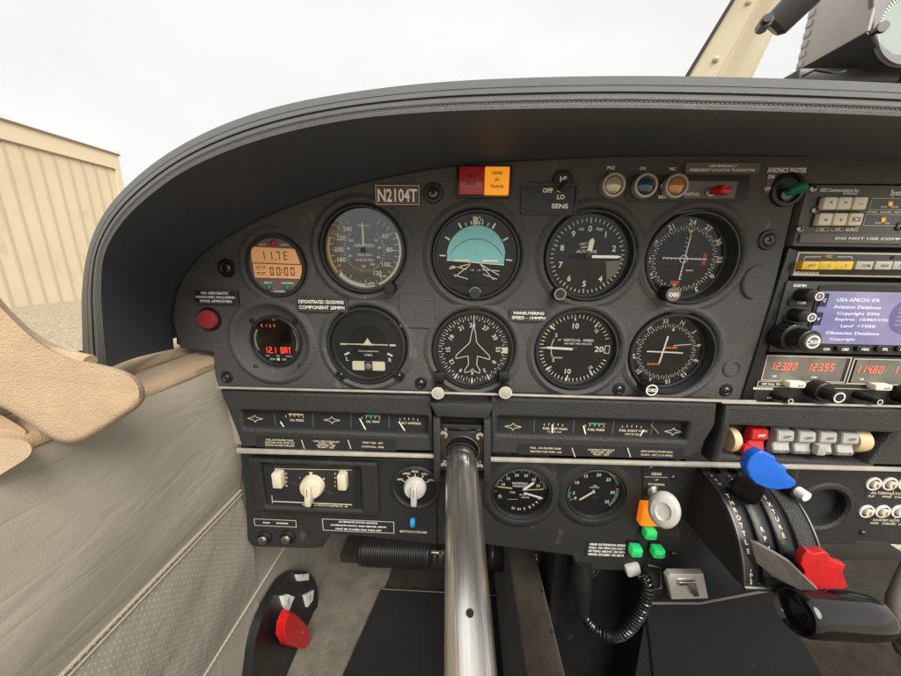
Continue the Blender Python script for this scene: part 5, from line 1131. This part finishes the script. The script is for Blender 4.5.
# mixture lever with red scalloped knob
mb_ = Vector(onX(778, 560, XQ+QW*.72)); red = [(797, 549), (801, 546), (805, 550), (811, 549), (816, 546), (825, 548), (829, 554), (836, 558), (844, 561), (842, 568), (845, 577), (843, 584), (834, 584), (824, 584), (813, 584), (806, 581), (803, 573), (802, 560)]
red = [(801, 551), (805, 545.5), (812, 549), (822, 547), (827, 549), (829, 555), (839, 559), (844, 560), (841, 568), (846, 581), (842, 584.5), (812, 584.5), (801, 575), (803, 566), (799, 560)]
m = MB(); m.tube([tuple(mb_), P3(790, 560, mb_.z+.014), P3(806, 568, mb_.z+.026)], [.007, .008, .008], 'black', 12); lev_m = m.build('mixture_lever', root)
lobed('p', [(x+2, y+5) for x, y in red], mb_.z+.034, .006, 'red_plastic', .0, .0012).build('mixture_knob', lev_m)
# small black plunger with white tip
p0 = Vector(P3(775, 483, .004)); p1 = Vector(P3(807, 497, .045))
root = thing('alternate_air_knob', p0.x, p0.y, WL, 'small black plunger with a white tip right of the blue knob', 'push-pull knob')
m = MB(); m.rod((p1.x-.006, p1.y+.003, WL), (p1.x-.0012, p1.y+.0004, .038), .0075, .0068, 'black', 24); m.build('plunger', root); m = MB(); m.rod((p1.x-.0012, p1.y+.0004, .038), tuple(p1), .0046, .0044, 'white', 24); m.build('tip', root)

# =================================================================== top: windshield, centre post, compass mount
root = thing('windshield_post', *P(722, 75, -.22), -.22, 'cream painted diagonal windshield centre post with rivets behind the glareshield', 'window post')
m = MB(); A0 = Vector(P3(684, 82, -.20)); B0 = Vector(P3(752, 82, -.185)); A1 = Vector(P3(746, -20, -.185)); B1 = Vector(P3(800, -20, -.165))
dn = (A0-A1)*1.1; rows = []
for p_, q_2 in ((A0+dn, B0+dn), (A0, B0), (A1, B1), (A1*2-A0, B1*2-B0)):
    row = []
    for t, h in ((0, 0), (.04, .006), (.40, .008), (.44, .004), (.52, .004), (.60, .010), (.75, .014), (.9, .010), (1.0, -.004), (1.0, -.03)): 
        v_ = p_.lerp(q_2, t); row.append((v_.x, v_.y, v_.z+h))
    rows.append(row)
m.grid(rows, 'post'); m.build('post_body', root, angle=50)
m = MB(); m.tube([tuple(A0+dn), tuple(A0), tuple(A1), tuple(A1*2-A0)], .0030, 'gasket', 8); m.build('rubber_gasket', root)
for t in (-.35, .2, .75, 1.2):
    v_ = (A0.lerp(B0, .25)).lerp(A1.lerp(B1, .25), t); m = MB(); m.lathe((v_.x, v_.y), [(.0035, v_.z+.004), (.0034, v_.z+.009), (.002, v_.z+.0105), (0, v_.z+.011)], 'post', 16); m.build('rivet', root)
# windshield glass left pane
m = MB(); rows = []
for k in range(9):
    t = k/8; rows.append([(-.62+.06*t+ (A0.x+.62+ (A1.x-A0.x)*1.6*t-.06*t)*s_/10, .045+.50*t, -.36+.46*t*t+.10*t-.0 + .10*math.sin(math.pi*s_/10)*-1) for s_ in range(11)])
m.grid(rows, 'windshield'); o = m.build('windshield'); tag(o, 'clear windshield pane above the glareshield, left of the cream post', 'windshield')
# compass on its grey mount
root = thing('magnetic_compass', *P(880, 60, -.05), -.05, 'grey bracketed magnetic compass standing on the glareshield at the upper right corner', 'compass')
wf, wb = -.035, -.095
fp = [(868, -60), (869, 31), (876, 42), (888, 53), (905, 58), (990, 58), (990, -60)]
F_ = [P(*p, wf) for p in fp]; m = MB(); m.sheet([P(874, -60, wf), P(873, 33, wf), P(880, 46, wf), P(893, 56, wf), P(990, 60, wf), P(990, -60, wf)], [circ(*P(918, 22, wf), 37*S(900, 20, wf), 48)], wf-.004, wf, 'mount_face', .001); m.build('face_bracket', root)
a = P(869, 31, wf)
m = MB(); L3 = [(a[0], P(869, -60, wf)[1], wf), (a[0], a[1], wf), (a[0], a[1]-.004, wb), (a[0]-.0, P(869, -60, wf)[1], wb)]
lw = a[0]
m.box((lw, (a[1]+P(869, -60, wf)[1])/2, (wf+wb)/2), (.003, P(869, -60, wf)[1]-a[1], wf-wb), 'mount', .0008); m.build('side_bracket', root)
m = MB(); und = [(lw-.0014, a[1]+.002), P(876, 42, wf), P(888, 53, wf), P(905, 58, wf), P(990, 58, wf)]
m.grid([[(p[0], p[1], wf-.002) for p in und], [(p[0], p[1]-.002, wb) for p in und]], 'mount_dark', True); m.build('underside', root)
m = MB()
for k in range(14): vv = a[1]+.004+k*.0085; m.box((lw-.0022, vv, wb+.004), (.0010, .005, .006), 'mount', .0004)
m.build('edge_braid', root)
m = MB(); cc = P(918, 22, wf); m.disc(cc, 36*S(900, 20, wf), wf-.006, 'compass_face'); m.ticks(cc, 29*S(900, 20, wf), 35*S(900, 20, wf), 180, 360, 37, .0006, wf-.0055, 'white'); m.build('dial', root)
u, v = P(883, 27, wf+.008); m = MB(); m.rod((u+.0005, v, wf), (u, v, wf+.007), .0024, .0024, 'dark_steel'); m.rod((u, v, wf+.007), (u-.0005, v, wf+.009), .0042, .0038, 'dark_steel'); m.build('screw', root)
m = MB(); s_a = Vector(P3(771, 30, -.06)); s_b = Vector(P3(822, -22, -.04)); m.tube([tuple(s_a), tuple(s_a.lerp(s_b, .1)), tuple(s_b)], [.008, .0115, .013], 'mount_dark', 20); m.build('strut', root)
m = MB(); p_ = P3(767, 20, -.045); m.rod(p_, (p_[0]+.004, p_[1], p_[2]-.010), .0050, .0050, 'dark_steel', 8); m.rod((p_[0]-.0015, p_[1], p_[2]+.003), p_, .0030, .0030, 'dark_steel'); m.build('bolt', root)
zd = P(880, 84, .085)[1]-.01; m = MB(); q = P(812, 70, -.06); m.box((q[0]+.035, (q[1]+zd)/2-.006, -.075), (.05, q[1]-zd+.004, .035), 'mount_dark', .003); m.box((q[0]+.03, q[1]-.006, -.08), (.09, .012, .05), 'mount_dark', .003); m.tube([P3(803, 76, -.04), P3(815, 70, -.03), P3(835, 73, -.03), P3(845, 71, -.035)], .0011, 'black_gloss', 8); m.build('foot', root)

# =================================================================== left side: wall, sill, pads
XW = P(216, 366, 0)[0]
za = P(216, 366)[1]; zb = onX(245, 490, XW)[1]; zc_ = onX(260, 592, XW)[1]
print('WALL', XW, za, zb, zc_)
root = thing('sidewall_panel', XW, zb, .1, 'beige leather cabin sidewall with diagonal piping seams, left of the panel', 'side panel')
NW = 40
ws = [-.012+i*(.60/NW) for i in range(NW+1)]
def wallx(v, w_):      # soft padding
    return XW - .0
def band(z1, z0, k, bulge):
    rows = []
    for i in range(k+1):
        t = i/k; z = z1+(z0-z1)*t
        rows.append([(XW-.006+bulge*math.sin(math.pi*t)**.7+.0012*math.sin(w_*37+z*50)*math.sin(math.pi*t), z, w_) for w_ in ws])
    return rows
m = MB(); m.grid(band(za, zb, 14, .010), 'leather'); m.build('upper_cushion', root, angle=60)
ww = [-.012, .0, .0, .60]
mat_perf = mat('leather_perf', (.30, .262, .212), .52, bump=[('n', 14, .006)], spec=.35)
def add_perf():
    n = mat_perf.node_tree.nodes; l = mat_perf.node_tree.links; b = n['Principled BSDF']
    t = n.new('ShaderNodeTexCoord'); q = n.new('ShaderNodeMapping'); q.inputs['Rotation'].default_value = (R(45), 0, 0); l.new(t.outputs['Object'], q.inputs[0])
    v = n.new('ShaderNodeTexVoronoi'); v.inputs['Scale'].default_value = 210; v.inputs['Randomness'].default_value = 0; l.new(q.outputs[0], v.inputs['Vector'])
    f = n.new('ShaderNodeSeparateXYZ'); l.new(q.outputs[0], f.inputs[0])
    outs = []
    for ax in ('Y', 'Z'):
        a = n.new('ShaderNodeMath'); a.operation = 'MULTIPLY'; a.inputs[1].default_value = 1000/4.4; l.new(f.outputs[ax], a.inputs[0])
        c = n.new('ShaderNodeMath'); c.operation = 'FRACT'; l.new(a.outputs[0], c.inputs[0]); d = n.new('ShaderNodeMath'); d.operation = 'SUBTRACT'; d.inputs[1].default_value = .5; l.new(c.outputs[0], d.inputs[0])
        e = n.new('ShaderNodeMath'); e.operation = 'MULTIPLY'; l.new(d.outputs[0], e.inputs[0]); l.new(d.outputs[0], e.inputs[1]); outs.append(e)
    s = n.new('ShaderNodeMath'); s.operation = 'ADD'; l.new(outs[0].outputs[0], s.inputs[0]); l.new(outs[1].outputs[0], s.inputs[1])
    lt = n.new('ShaderNodeMath'); lt.operation = 'LESS_THAN'; lt.inputs[1].default_value = .020; l.new(s.outputs[0], lt.inputs[0])
    mxx = n.new('ShaderNodeMixRGB'); mxx.inputs[1].default_value = (.31, .282, .232, 1); mxx.inputs[2].default_value = (.50, .46, .39, 1); l.new(lt.outputs[0], mxx.inputs[0]); l.new(mxx.outputs[0], b.inputs['Base Color'])
    n.remove(v)
add_perf()
m = MB(); m.grid(band(zb, zc_, 10, .006), 'leather_perf'); m.build('perforated_band', root, angle=60)
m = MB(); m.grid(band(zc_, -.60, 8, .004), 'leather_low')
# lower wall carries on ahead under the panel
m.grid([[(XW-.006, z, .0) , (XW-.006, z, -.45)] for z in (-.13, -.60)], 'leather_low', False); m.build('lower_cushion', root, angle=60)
m = MB(); m.tube([(XW-.0045, zb, w_) for w_ in ws], .0016, 'cord_piping', 8); m.tube([(XW-.0030, zb-.0042, w_) for w_ in ws], .0008, 'cord_piping', 6)
for i in range(110): w_ = .0+i*.0045; m.rod((XW-.0034, zb+.0010, w_), (XW-.0032, zb-.0014, w_+.0020), .0003, .0003, 'cord_piping', 5)
m.tube([(XW-.0045, zc_, w_) for w_ in [-.16, -.10, -.05]+ws], .0013, 'cord_piping', 8)
for i in range(110): w_ = .0+i*.0045; m.rod((XW-.0035, zc_+.0010, w_), (XW-.0034, zc_-.0012, w_+.0020), .0003, .0003, 'cord_piping', 5)
m.build('piping', root)
# vertical return edge of the wall beside the panel (front end)
m = MB(); m.box((XW+.006, (za+P(245, 455)[1])/2-.002, -.010), (.022, za-P(245, 455)[1]-.02, .012), 'leather', .004); m.build('front_return', root)
# sill: tan suede with a raised lip
root = thing('window_sill', XW-.03, za, .05, 'tan suede covered sill between the glareshield and the sidewall', 'sill')
m = MB(); rows = []
zi = za
edge = [(XW-.004, za-.0035), (XW-.003, za+.002), (XW-.010, za+.006), (XW-.030, za+.0085), (XW-.036, za+.0075), (XW-.038, za+.010), (XW-.046, za+.015), (XW-.062, za+.017), (XW-.075, za+.012), (XW-.080, za-.02)]
for w_ in [-.03+i*.012 for i in range(50)]:
    rows.append([(x+.0008*math.sin(w_*60+i), z+.0010*math.sin(w_*45+i*.7), w_) for i, (x, z) in enumerate(edge)])
m.grid(rows, 'tan'); m.build('sill_cover', root, angle=70)
m = MB(); m.tube([(XW-.037, za+.0088, w_) for w_ in [-.02+i*.02 for i in range(30)]], .0009, 'tan_seam', 6); m.build('seam', root)
# corner gap piece
root = thing('panel_end_cap', *P(185, 330, .0), 0, 'black end cap at the lower left corner of the instrument panel', 'end cap')
m = MB(); m.prism([P(174, 312), P(176, 344), P(186, 349), P(215, 349), P(215, 330), P(180, 312)][::-1], -.03, -.001, 'black'); m.prism([P(213, 350, .002), P(217, 388, .002), P(241, 455, .002), P(244, 462, .002), P(250, 462, .002), P(238, 430, .002), P(222, 388, .002), P(217, 352, .002)], -.03, -.004, 'black'); m.build('cap', root)
def pad(name, pxs, wfun, th, label, mt_='tan', cat='pad'):
    pts = smooth_poly(pxs, 8); cx = sum(p[0] for p in pts)/len(pts); cy = sum(p[1] for p in pts)/len(pts)
    C3 = P3(cx, cy, wfun(cx)); root = thing(name, C3[0], C3[1], C3[2], label, cat)
    m = MB(); rows = []; n_ = len(pts)
    for k in range(-5, 13):
        if k < 0: s_ = 1-.012*(k+5 < 2)*0-.0; dep = -th*(.5+.5*(-k)/5) ; s_ = 1-.02*max(0, -k-2)
        else: t = k/12; s_ = 1-t; dep = -th*.5+th*.5*math.sin(math.pi/2*min(1, t*7)) 
        if k >= 0: s_ = 1-(t**1.5)*1.0 if t > 0 else 1
        row = []
        for (x, y) in pts+[pts[0]]:
            X_, Y_ = cx+(x-cx)*s_, cy+(y-cy)*s_; row.append(P3(X_, Y_, wfun(X_)+dep))
        rows.append(row)
    m.grid(rows, mt_); m.build('cushion', root, angle=75); return root
r_ = pad('padded_trim', [(-60, 240), (-20, 285), (20, 325), (45, 345), (70, 357), (100, 364), (125, 371), (139, 380), (145, 392), (141, 405), (120, 420), (98, 434), (82, 442), (66, 444), (48, 437), (25, 421), (0, 407), (-40, 395), (-90, 370)], lambda x: .150-.00008*x, .022, 'large rounded tan suede pad hanging over the left sidewall')
pad('padded_trim', [(-60, 380), (-10, 408), (12, 420), (28, 431), (24, 437), (5, 441), (-30, 448), (-80, 440)], lambda x: .140, .012, 'thin tan suede flap under the large pad')
pad('padded_trim', [(-60, 430), (-10, 437), (15, 438), (29, 441), (34, 448), (30, 457), (12, 469), (-8, 480), (-60, 500)], lambda x: .165, .018, 'lowest tan suede pad at the left edge of the picture')
m = MB(); m.tube([P3(x, y, .138) for x, y in ((-40, 285), (0, 322), (25, 340), (50, 353), (90, 362))], .004, 'tan', 10); m.tube([P3(x, y, .128) for x, y in ((-40, 262), (0, 311), (22, 332), (45, 347), (66, 356))], .0035, 'tan', 10); o = m.build('trim_piping', r_)
m = MB(); m.tube([P3(x, y, .12) for x, y in ((60, 356), (72, 355), (82, 353))], .0016, 'gasket', 8); o = m.build('window_latch', None); tag(o, 'thin dark latch rod at the foot of the left window', 'latch'); 

# =================================================================== floor and footwell
FZ = -.59
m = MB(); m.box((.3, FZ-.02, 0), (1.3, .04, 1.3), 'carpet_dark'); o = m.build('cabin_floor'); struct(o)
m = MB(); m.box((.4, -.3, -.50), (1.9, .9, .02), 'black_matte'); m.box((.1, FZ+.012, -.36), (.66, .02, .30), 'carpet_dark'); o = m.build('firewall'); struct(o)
a = onZ(381, 590, FZ+.006); b = onZ(343, 676, FZ+.006); c_ = onZ(519, 598, FZ+.006); 
print('MAT', a, b, c_)
ca = onZ(397, 556, FZ+.004); cb = onZ(343, 676, FZ+.004); cdir = (Vector(cb)-Vector(ca))
m = MB(); m.add([(XW-.01, FZ+.004, ca[2]-.25), (ca[0]+.03, FZ+.004, ca[2]-.25), (ca[0], FZ+.004, ca[2]), (a[0]+.004, FZ+.004, a[2]), (b[0]+.006, FZ+.004, b[2]), (b[0]+(b[0]-a[0])*3+.006, FZ+.004, b[2]+(b[2]-a[2])*3), (XW-.01, FZ+.004, b[2]+(b[2]-a[2])*3)], [(0, 1, 2, 3, 4, 5, 6)], 'carpet'); o = m.build('side_carpet'); tag(o, 'fuzzy light brown carpet strip between the left sidewall and the black mat', 'carpet')
root = thing('floor_mat', (a[0]+c_[0])/2, FZ, a[2]+.1, 'black rubber floor mat ahead of the pilot seat', 'floor mat')
m = MB(); far2 = Vector(b)+(Vector(b)-Vector(a))*3
cc_ = Vector(c_); ee = cc_+Vector((.02, 0, (Vector(b)-Vector(a)).z*4))
m.add([(a[0], FZ+.008, a[2]), (c_[0], FZ+.008, c_[2]), (ee.x, FZ+.008, ee.z), (far2.x, FZ+.008, far2.z), (a[0], FZ, a[2]), (c_[0], FZ, c_[2]), (ee.x, FZ, ee.z), (far2.x, FZ, far2.z)], [(0, 1, 2, 3), (0, 4, 5, 1), (1, 5, 6, 2), (3, 2, 6, 7), (0, 3, 7, 4)], 'mat_black')
m.build('mat_sheet', root); m = MB(); m.tube([(a[0], FZ+.009, a[2]), (c_[0], FZ+.009, c_[2])], .0009, 'label_grey', 6); m.build('mat_edge', root)
# rudder pedals
for i, (x0, y0, x1, y1, d_) in enumerate(((361, 549, 431, 552, 'left black ribbed rudder pedal under the lower panel'), (488, 553, 524, 556, 'right black rudder pedal behind the control shaft'))):
    wz = -.12; p = Vector(P3(x0, y0, wz)); q = Vector(P3(x1, y1, wz)); rr = 14.5*S(395, 550, wz)
    root = thing('rudder_pedal', (p.x+q.x)/2, p.y, wz, d_, 'rudder pedal', 'rudder pedals')
    m = MB(); d_v = (q-p).normalized(); L2 = (q-p).length; T = Matrix.Translation(p) @ d_v.to_track_quat('Z', 'Y').to_matrix().to_4x4(); nR = 56
    pr = [(0, -.002), (rr*.8, -.001), (rr*.98, .003)]
    for k in range(nR): z_ = .006+(L2-.012)*k/(nR-1); pr += [(rr*(1.0 if k % 2 else .965), z_)]
    pr += [(rr*.98, L2-.003), (rr*.8, L2+.001), (0, L2+.002)]
    m.lathe((0, 0), pr, 'ribbed', 48, T=T); m.build('foot_pad', root)
    m = MB(); m.rod((q.x, q.y+.0, q.z), (q.x+.020, q.y, q.z), .004, .004, 'steel'); m.box((q.x+.006, q.y-.006, q.z+.006), (.006, .016, .006), 'steel', .001); m.box((q.x+.016, q.y-.006, q.z+.006), (.007, .020, .007), 'steel', .001); m.box((q.x+.012, q.y+.045, q.z-.01), (.008, .12, .008), 'black', .001); m.build('pedal_arm', root)
# centre tunnel with brown carpet
root = thing('centre_tunnel', .085, FZ, .0, 'narrow dark brown carpeted tunnel between the floor mat and the black console', 'tunnel')
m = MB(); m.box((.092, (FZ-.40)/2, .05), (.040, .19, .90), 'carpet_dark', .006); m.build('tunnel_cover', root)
for k in range(5): m = MB(); uu = .1125; ww_ = -.02+k*.045; m.rod((uu-.004, -.3985, ww_), (uu-.004, -.3965, ww_), .002, .0014, 'steel', 10); m.build('screw', root)
root = thing('centre_console', .20, FZ, -.03, 'black smooth console housing below the throttle quadrant', 'console')
q0 = P(556, 545, -.02); q1 = P(650, 600, -.02)
m = MB(); m.box(((q0[0]+q1[0])/2, (FZ+.0)/2-.04, -.05), (q1[0]-q0[0], .60, .06), 'black', .004); m.build('console_front', root)
tz = onZ(760, 596, P(700, 596, .02)[1])
m = MB(); q2 = P(648, 604, .02); q3 = P(770, 590, .02); q4 = P(823, 676, .02)
m.add([(q2[0], q2[1], .02), (q3[0], q3[1]+.004, .02), (P(860, 740, .02)[0], P(860, 740, .02)[1], .02), (q2[0]+.004, FZ, .02), (q2[0], q2[1]+.03, -.1), (q3[0], q3[1]+.03, -.1), (P(860, 740, .02)[0], FZ, -.1), (q2[0], FZ, -.1)], [(3, 2, 1, 0), (0, 1, 5, 4), (1, 2, 6, 5), (0, 4, 7, 3)], 'mat_black'); m.build('console_side', root)
m = MB(); m.tube([P3(646, 603, .021), P3(700, 603, .021), P3(770, 590, .021)], .0012, 'label_grey', 6); m.tube([P3(645, 602, .02), P3(650, 640, .02), P3(655, 690, .02)], .0022, 'black', 8); m.build('console_edge', root)
u, v = P(661, 616, .010); m = MB(); m.lathe((u, v), [(0, .004), (.014, .004), (.0145, .012), (.012, .016), (0, .017)], 'brown_lid', 40); m.build('round_cap', root)
m = MB(); u, v = P(591, 571, -.018); m.arc((u, v), .0085, .0091, 0, 360, -.0185, 'label_grey', 36); 
for k in range(3): m.rect(u-.005, v+.0028-k*.0028, u+.005, v+.0038-k*.0028, -.0185, 'label_grey')
m.build('round_emblem', root)
# chrome ash tray
a = P(667, 574, .030); b = P(709, 599, .030); root = thing('ash_tray', (a[0]+b[0])/2, b[1], .02, 'small square chrome ash tray lid on the console below the quadrant', 'ash tray')
m = MB(); m.prism([P(670, 574, .03), P(704, 574, .03), P(709, 599, .03), P(672, 600, .03), P(667, 578, .03)][::-1], .024, .030, 'ash_lid', .0016); m.build('lid', root)
m = MB(); m.prism([P(690, 586, .034), P(697, 586, .034), P(700, 597, .034), P(694, 597, .034)][::-1], .030, .034, 'steel', .0008); m.prism([P(680, 583, .034), P(697, 583, .034), P(697, 587, .034), P(680, 587, .034)][::-1], .030, .033, 'chrome', .0008); m.build('latch', root)
# microphone and coiled cord
p0 = Vector(P3(581, 573, .0)); p1 = Vector(P3(583, 615, .006)); root = thing('hand_microphone', p0.x, p0.y, 0, 'black coiled microphone cord looping below the gear lights', 'microphone')
m = MB(); m.tube([tuple(p0+Vector((0, .02, 0))), tuple(p0), tuple(p0.lerp(p1, .5)), tuple(p1)], [.010, .012, .0105, .006], 'black', 16)
m.build('cord_boot', root)
path = [P3(x, y, w_) for x, y, w_ in ((583, 613, .006), (590, 624, .010), (600, 632, .016), (612, 636, .020), (624, 632, .024), (634, 622, .026), (641, 610, .026), (646, 598, .024), (648, 586, .020), (643, 574, .014))]
sp = smooth_path(path, 24); sp = [Vector(p) for p in sp]
acc = [0]
for i in range(1, len(sp)): acc.append(acc[-1]+(sp[i]-sp[i-1]).length)
tot = acc[-1]; turns = 34; NP = turns*14; pts = []; j = 0; af = None
for i in range(NP):
    s_ = tot*i/(NP-1)
    while j < len(sp)-2 and acc[j+1] < s_: j += 1
    f_ = (s_-acc[j])/max(1e-9, acc[j+1]-acc[j]); c3 = sp[j].lerp(sp[j+1], f_); t_ = (sp[min(j+1, len(sp)-1)]-sp[max(j-1, 0)]).normalized()
    af = (af-t_*af.dot(t_)).normalized() if af else t_.orthogonal().normalized(); bf = t_.cross(af); ph = 2*math.pi*turns*i/(NP-1); rc = .0050*min(1, .5+i/(NP*.2))
    pts.append(c3+af*math.cos(ph)*rc+bf*math.sin(ph)*rc)
m = MB(); m.tube(pts, .00155, 'black_gloss', 7); m.build('coiled_cord', root)
m = MB(); m.box(P3(632, 568, .004), (.016, .015, .010), 'mount', .003, M=Matrix.Rotation(R(20), 3, 'Z')); m.box(P3(652, 580, .010), (.020, .026, .012), 'black_matte', .002); m.tube([P3(648, 565, .018), P3(660, 567, .018), P3(661, 588, .018), P3(643, 589, .018)], .0010, 'chrome', 6); m.build('hanger_clip', root)
# fuel selector on the left wall
XS = XW+.004
outl = [(247, 720), (252, 668), (256, 640), (262, 619), (272, 598), (283, 580), (294, 571.5), (305, 571), (314, 578), (318, 592), (317, 612), (311, 640), (303, 665), (296, 690), (285, 730)]
pp = [onX(x, y, XS+.005) for x, y in smooth_poly(outl, 4)]
root = thing('fuel_selector', XS, onX(285, 640, XS)[1], onX(285, 640, XS)[2], 'long black oval fuel selector plate with a red lever, low on the left sidewall', 'fuel selector')
def xprism(m, pts, x0, x1, mt_, bev=.002, inset=None):
    bm = bmesh.new(); A_ = [bm.verts.new((x0, p[1], p[2])) for p in pts]; B_ = [bm.verts.new((x1, p[1], p[2])) for p in pts]; n_ = len(pts)
    f = bm.faces.new(B_); g_ = bm.faces.new(A_[::-1])
    for i in range(n_): bm.faces.new((A_[i], A_[(i+1) % n_], B_[(i+1) % n_], B_[i]))
    bmesh.ops.recalc_face_normals(bm, faces=bm.faces)
    if inset:
        r_ = bmesh.ops.inset_region(bm, faces=[f], thickness=inset[0]); bmesh.ops.translate(bm, verts=f.verts, vec=(inset[1], 0, 0))
    elif bev: bmesh.ops.bevel(bm, geom=list(f.edges), offset=bev, segments=3, affect='EDGES')
    m.frombm(bm, mt_, None, True)
m = MB(); xprism(m, pp, XW-.002, XS+.005, 'black', inset=(.007, -.003)); m.build('plate', root)
for pxs, t_ in (([(282, 596), (288, 594), (295, 597), (292, 603), (289, 612), (285, 606)], 'L'), ([(305, 595), (314, 590), (313, 600), (308, 607)], 'R'), ([(297, 574.5), (309, 573.5), (309, 580), (299, 581)], 'OFF')):
    m = MB(); q = [onX(x, y, XS+.0062) for x, y in pxs]; xprism(m, q, XS-.002, XS+.0062, 'white', .0003)
    cx_ = sum(p[1] for p in q)/len(q); cw_ = sum(p[2] for p in q)/len(q)
    for k in range(3 if t_ != 'OFF' else 1): m.box((XS+.0063, cx_+.004-k*.004, cw_), (.0003, .0012, .006), 'black')
    m.build('label_patch', root)
redp = [(284, 622), (289, 610), (297, 614), (308, 625), (312, 638), (306, 649), (288, 644), (283, 634)]
m = MB(); q = [onX(x, y, XS+.019) for x, y in redp]; xprism(m, q, XS+.009, XS+.020, 'red_plastic', .003); cpt = onX(303, 632, XS+.020); m.rod((XS+.000, cpt[1], cpt[2]), (XS+.0215, cpt[1], cpt[2]), .0032, .0026, 'red_plastic'); m.build('lever', root)
# carpeted right foot area + brown hose at far right
root = thing('right_floor_carpet', P(860, 640, -.05)[0], FZ, 0, 'dark brown carpeted side wall at the lower right corner', 'carpet')
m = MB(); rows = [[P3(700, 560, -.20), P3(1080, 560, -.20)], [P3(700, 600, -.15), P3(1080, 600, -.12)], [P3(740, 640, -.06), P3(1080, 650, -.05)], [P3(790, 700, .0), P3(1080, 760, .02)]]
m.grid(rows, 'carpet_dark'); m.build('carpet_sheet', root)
m = MB(); m.tube([P3(915, 560, -.02), P3(905, 582, -.0), P3(897, 600, .01), P3(895, 625, .02), P3(905, 650, .03), P3(940, 680, .03)], .008, 'hose_brown', 14); o = m.build('hose'); tag(o, 'grey brown curved hose behind the throttle grip at the right edge', 'hose')
for o in bpy.data.objects:
    if '_o' in o: del o['_o']
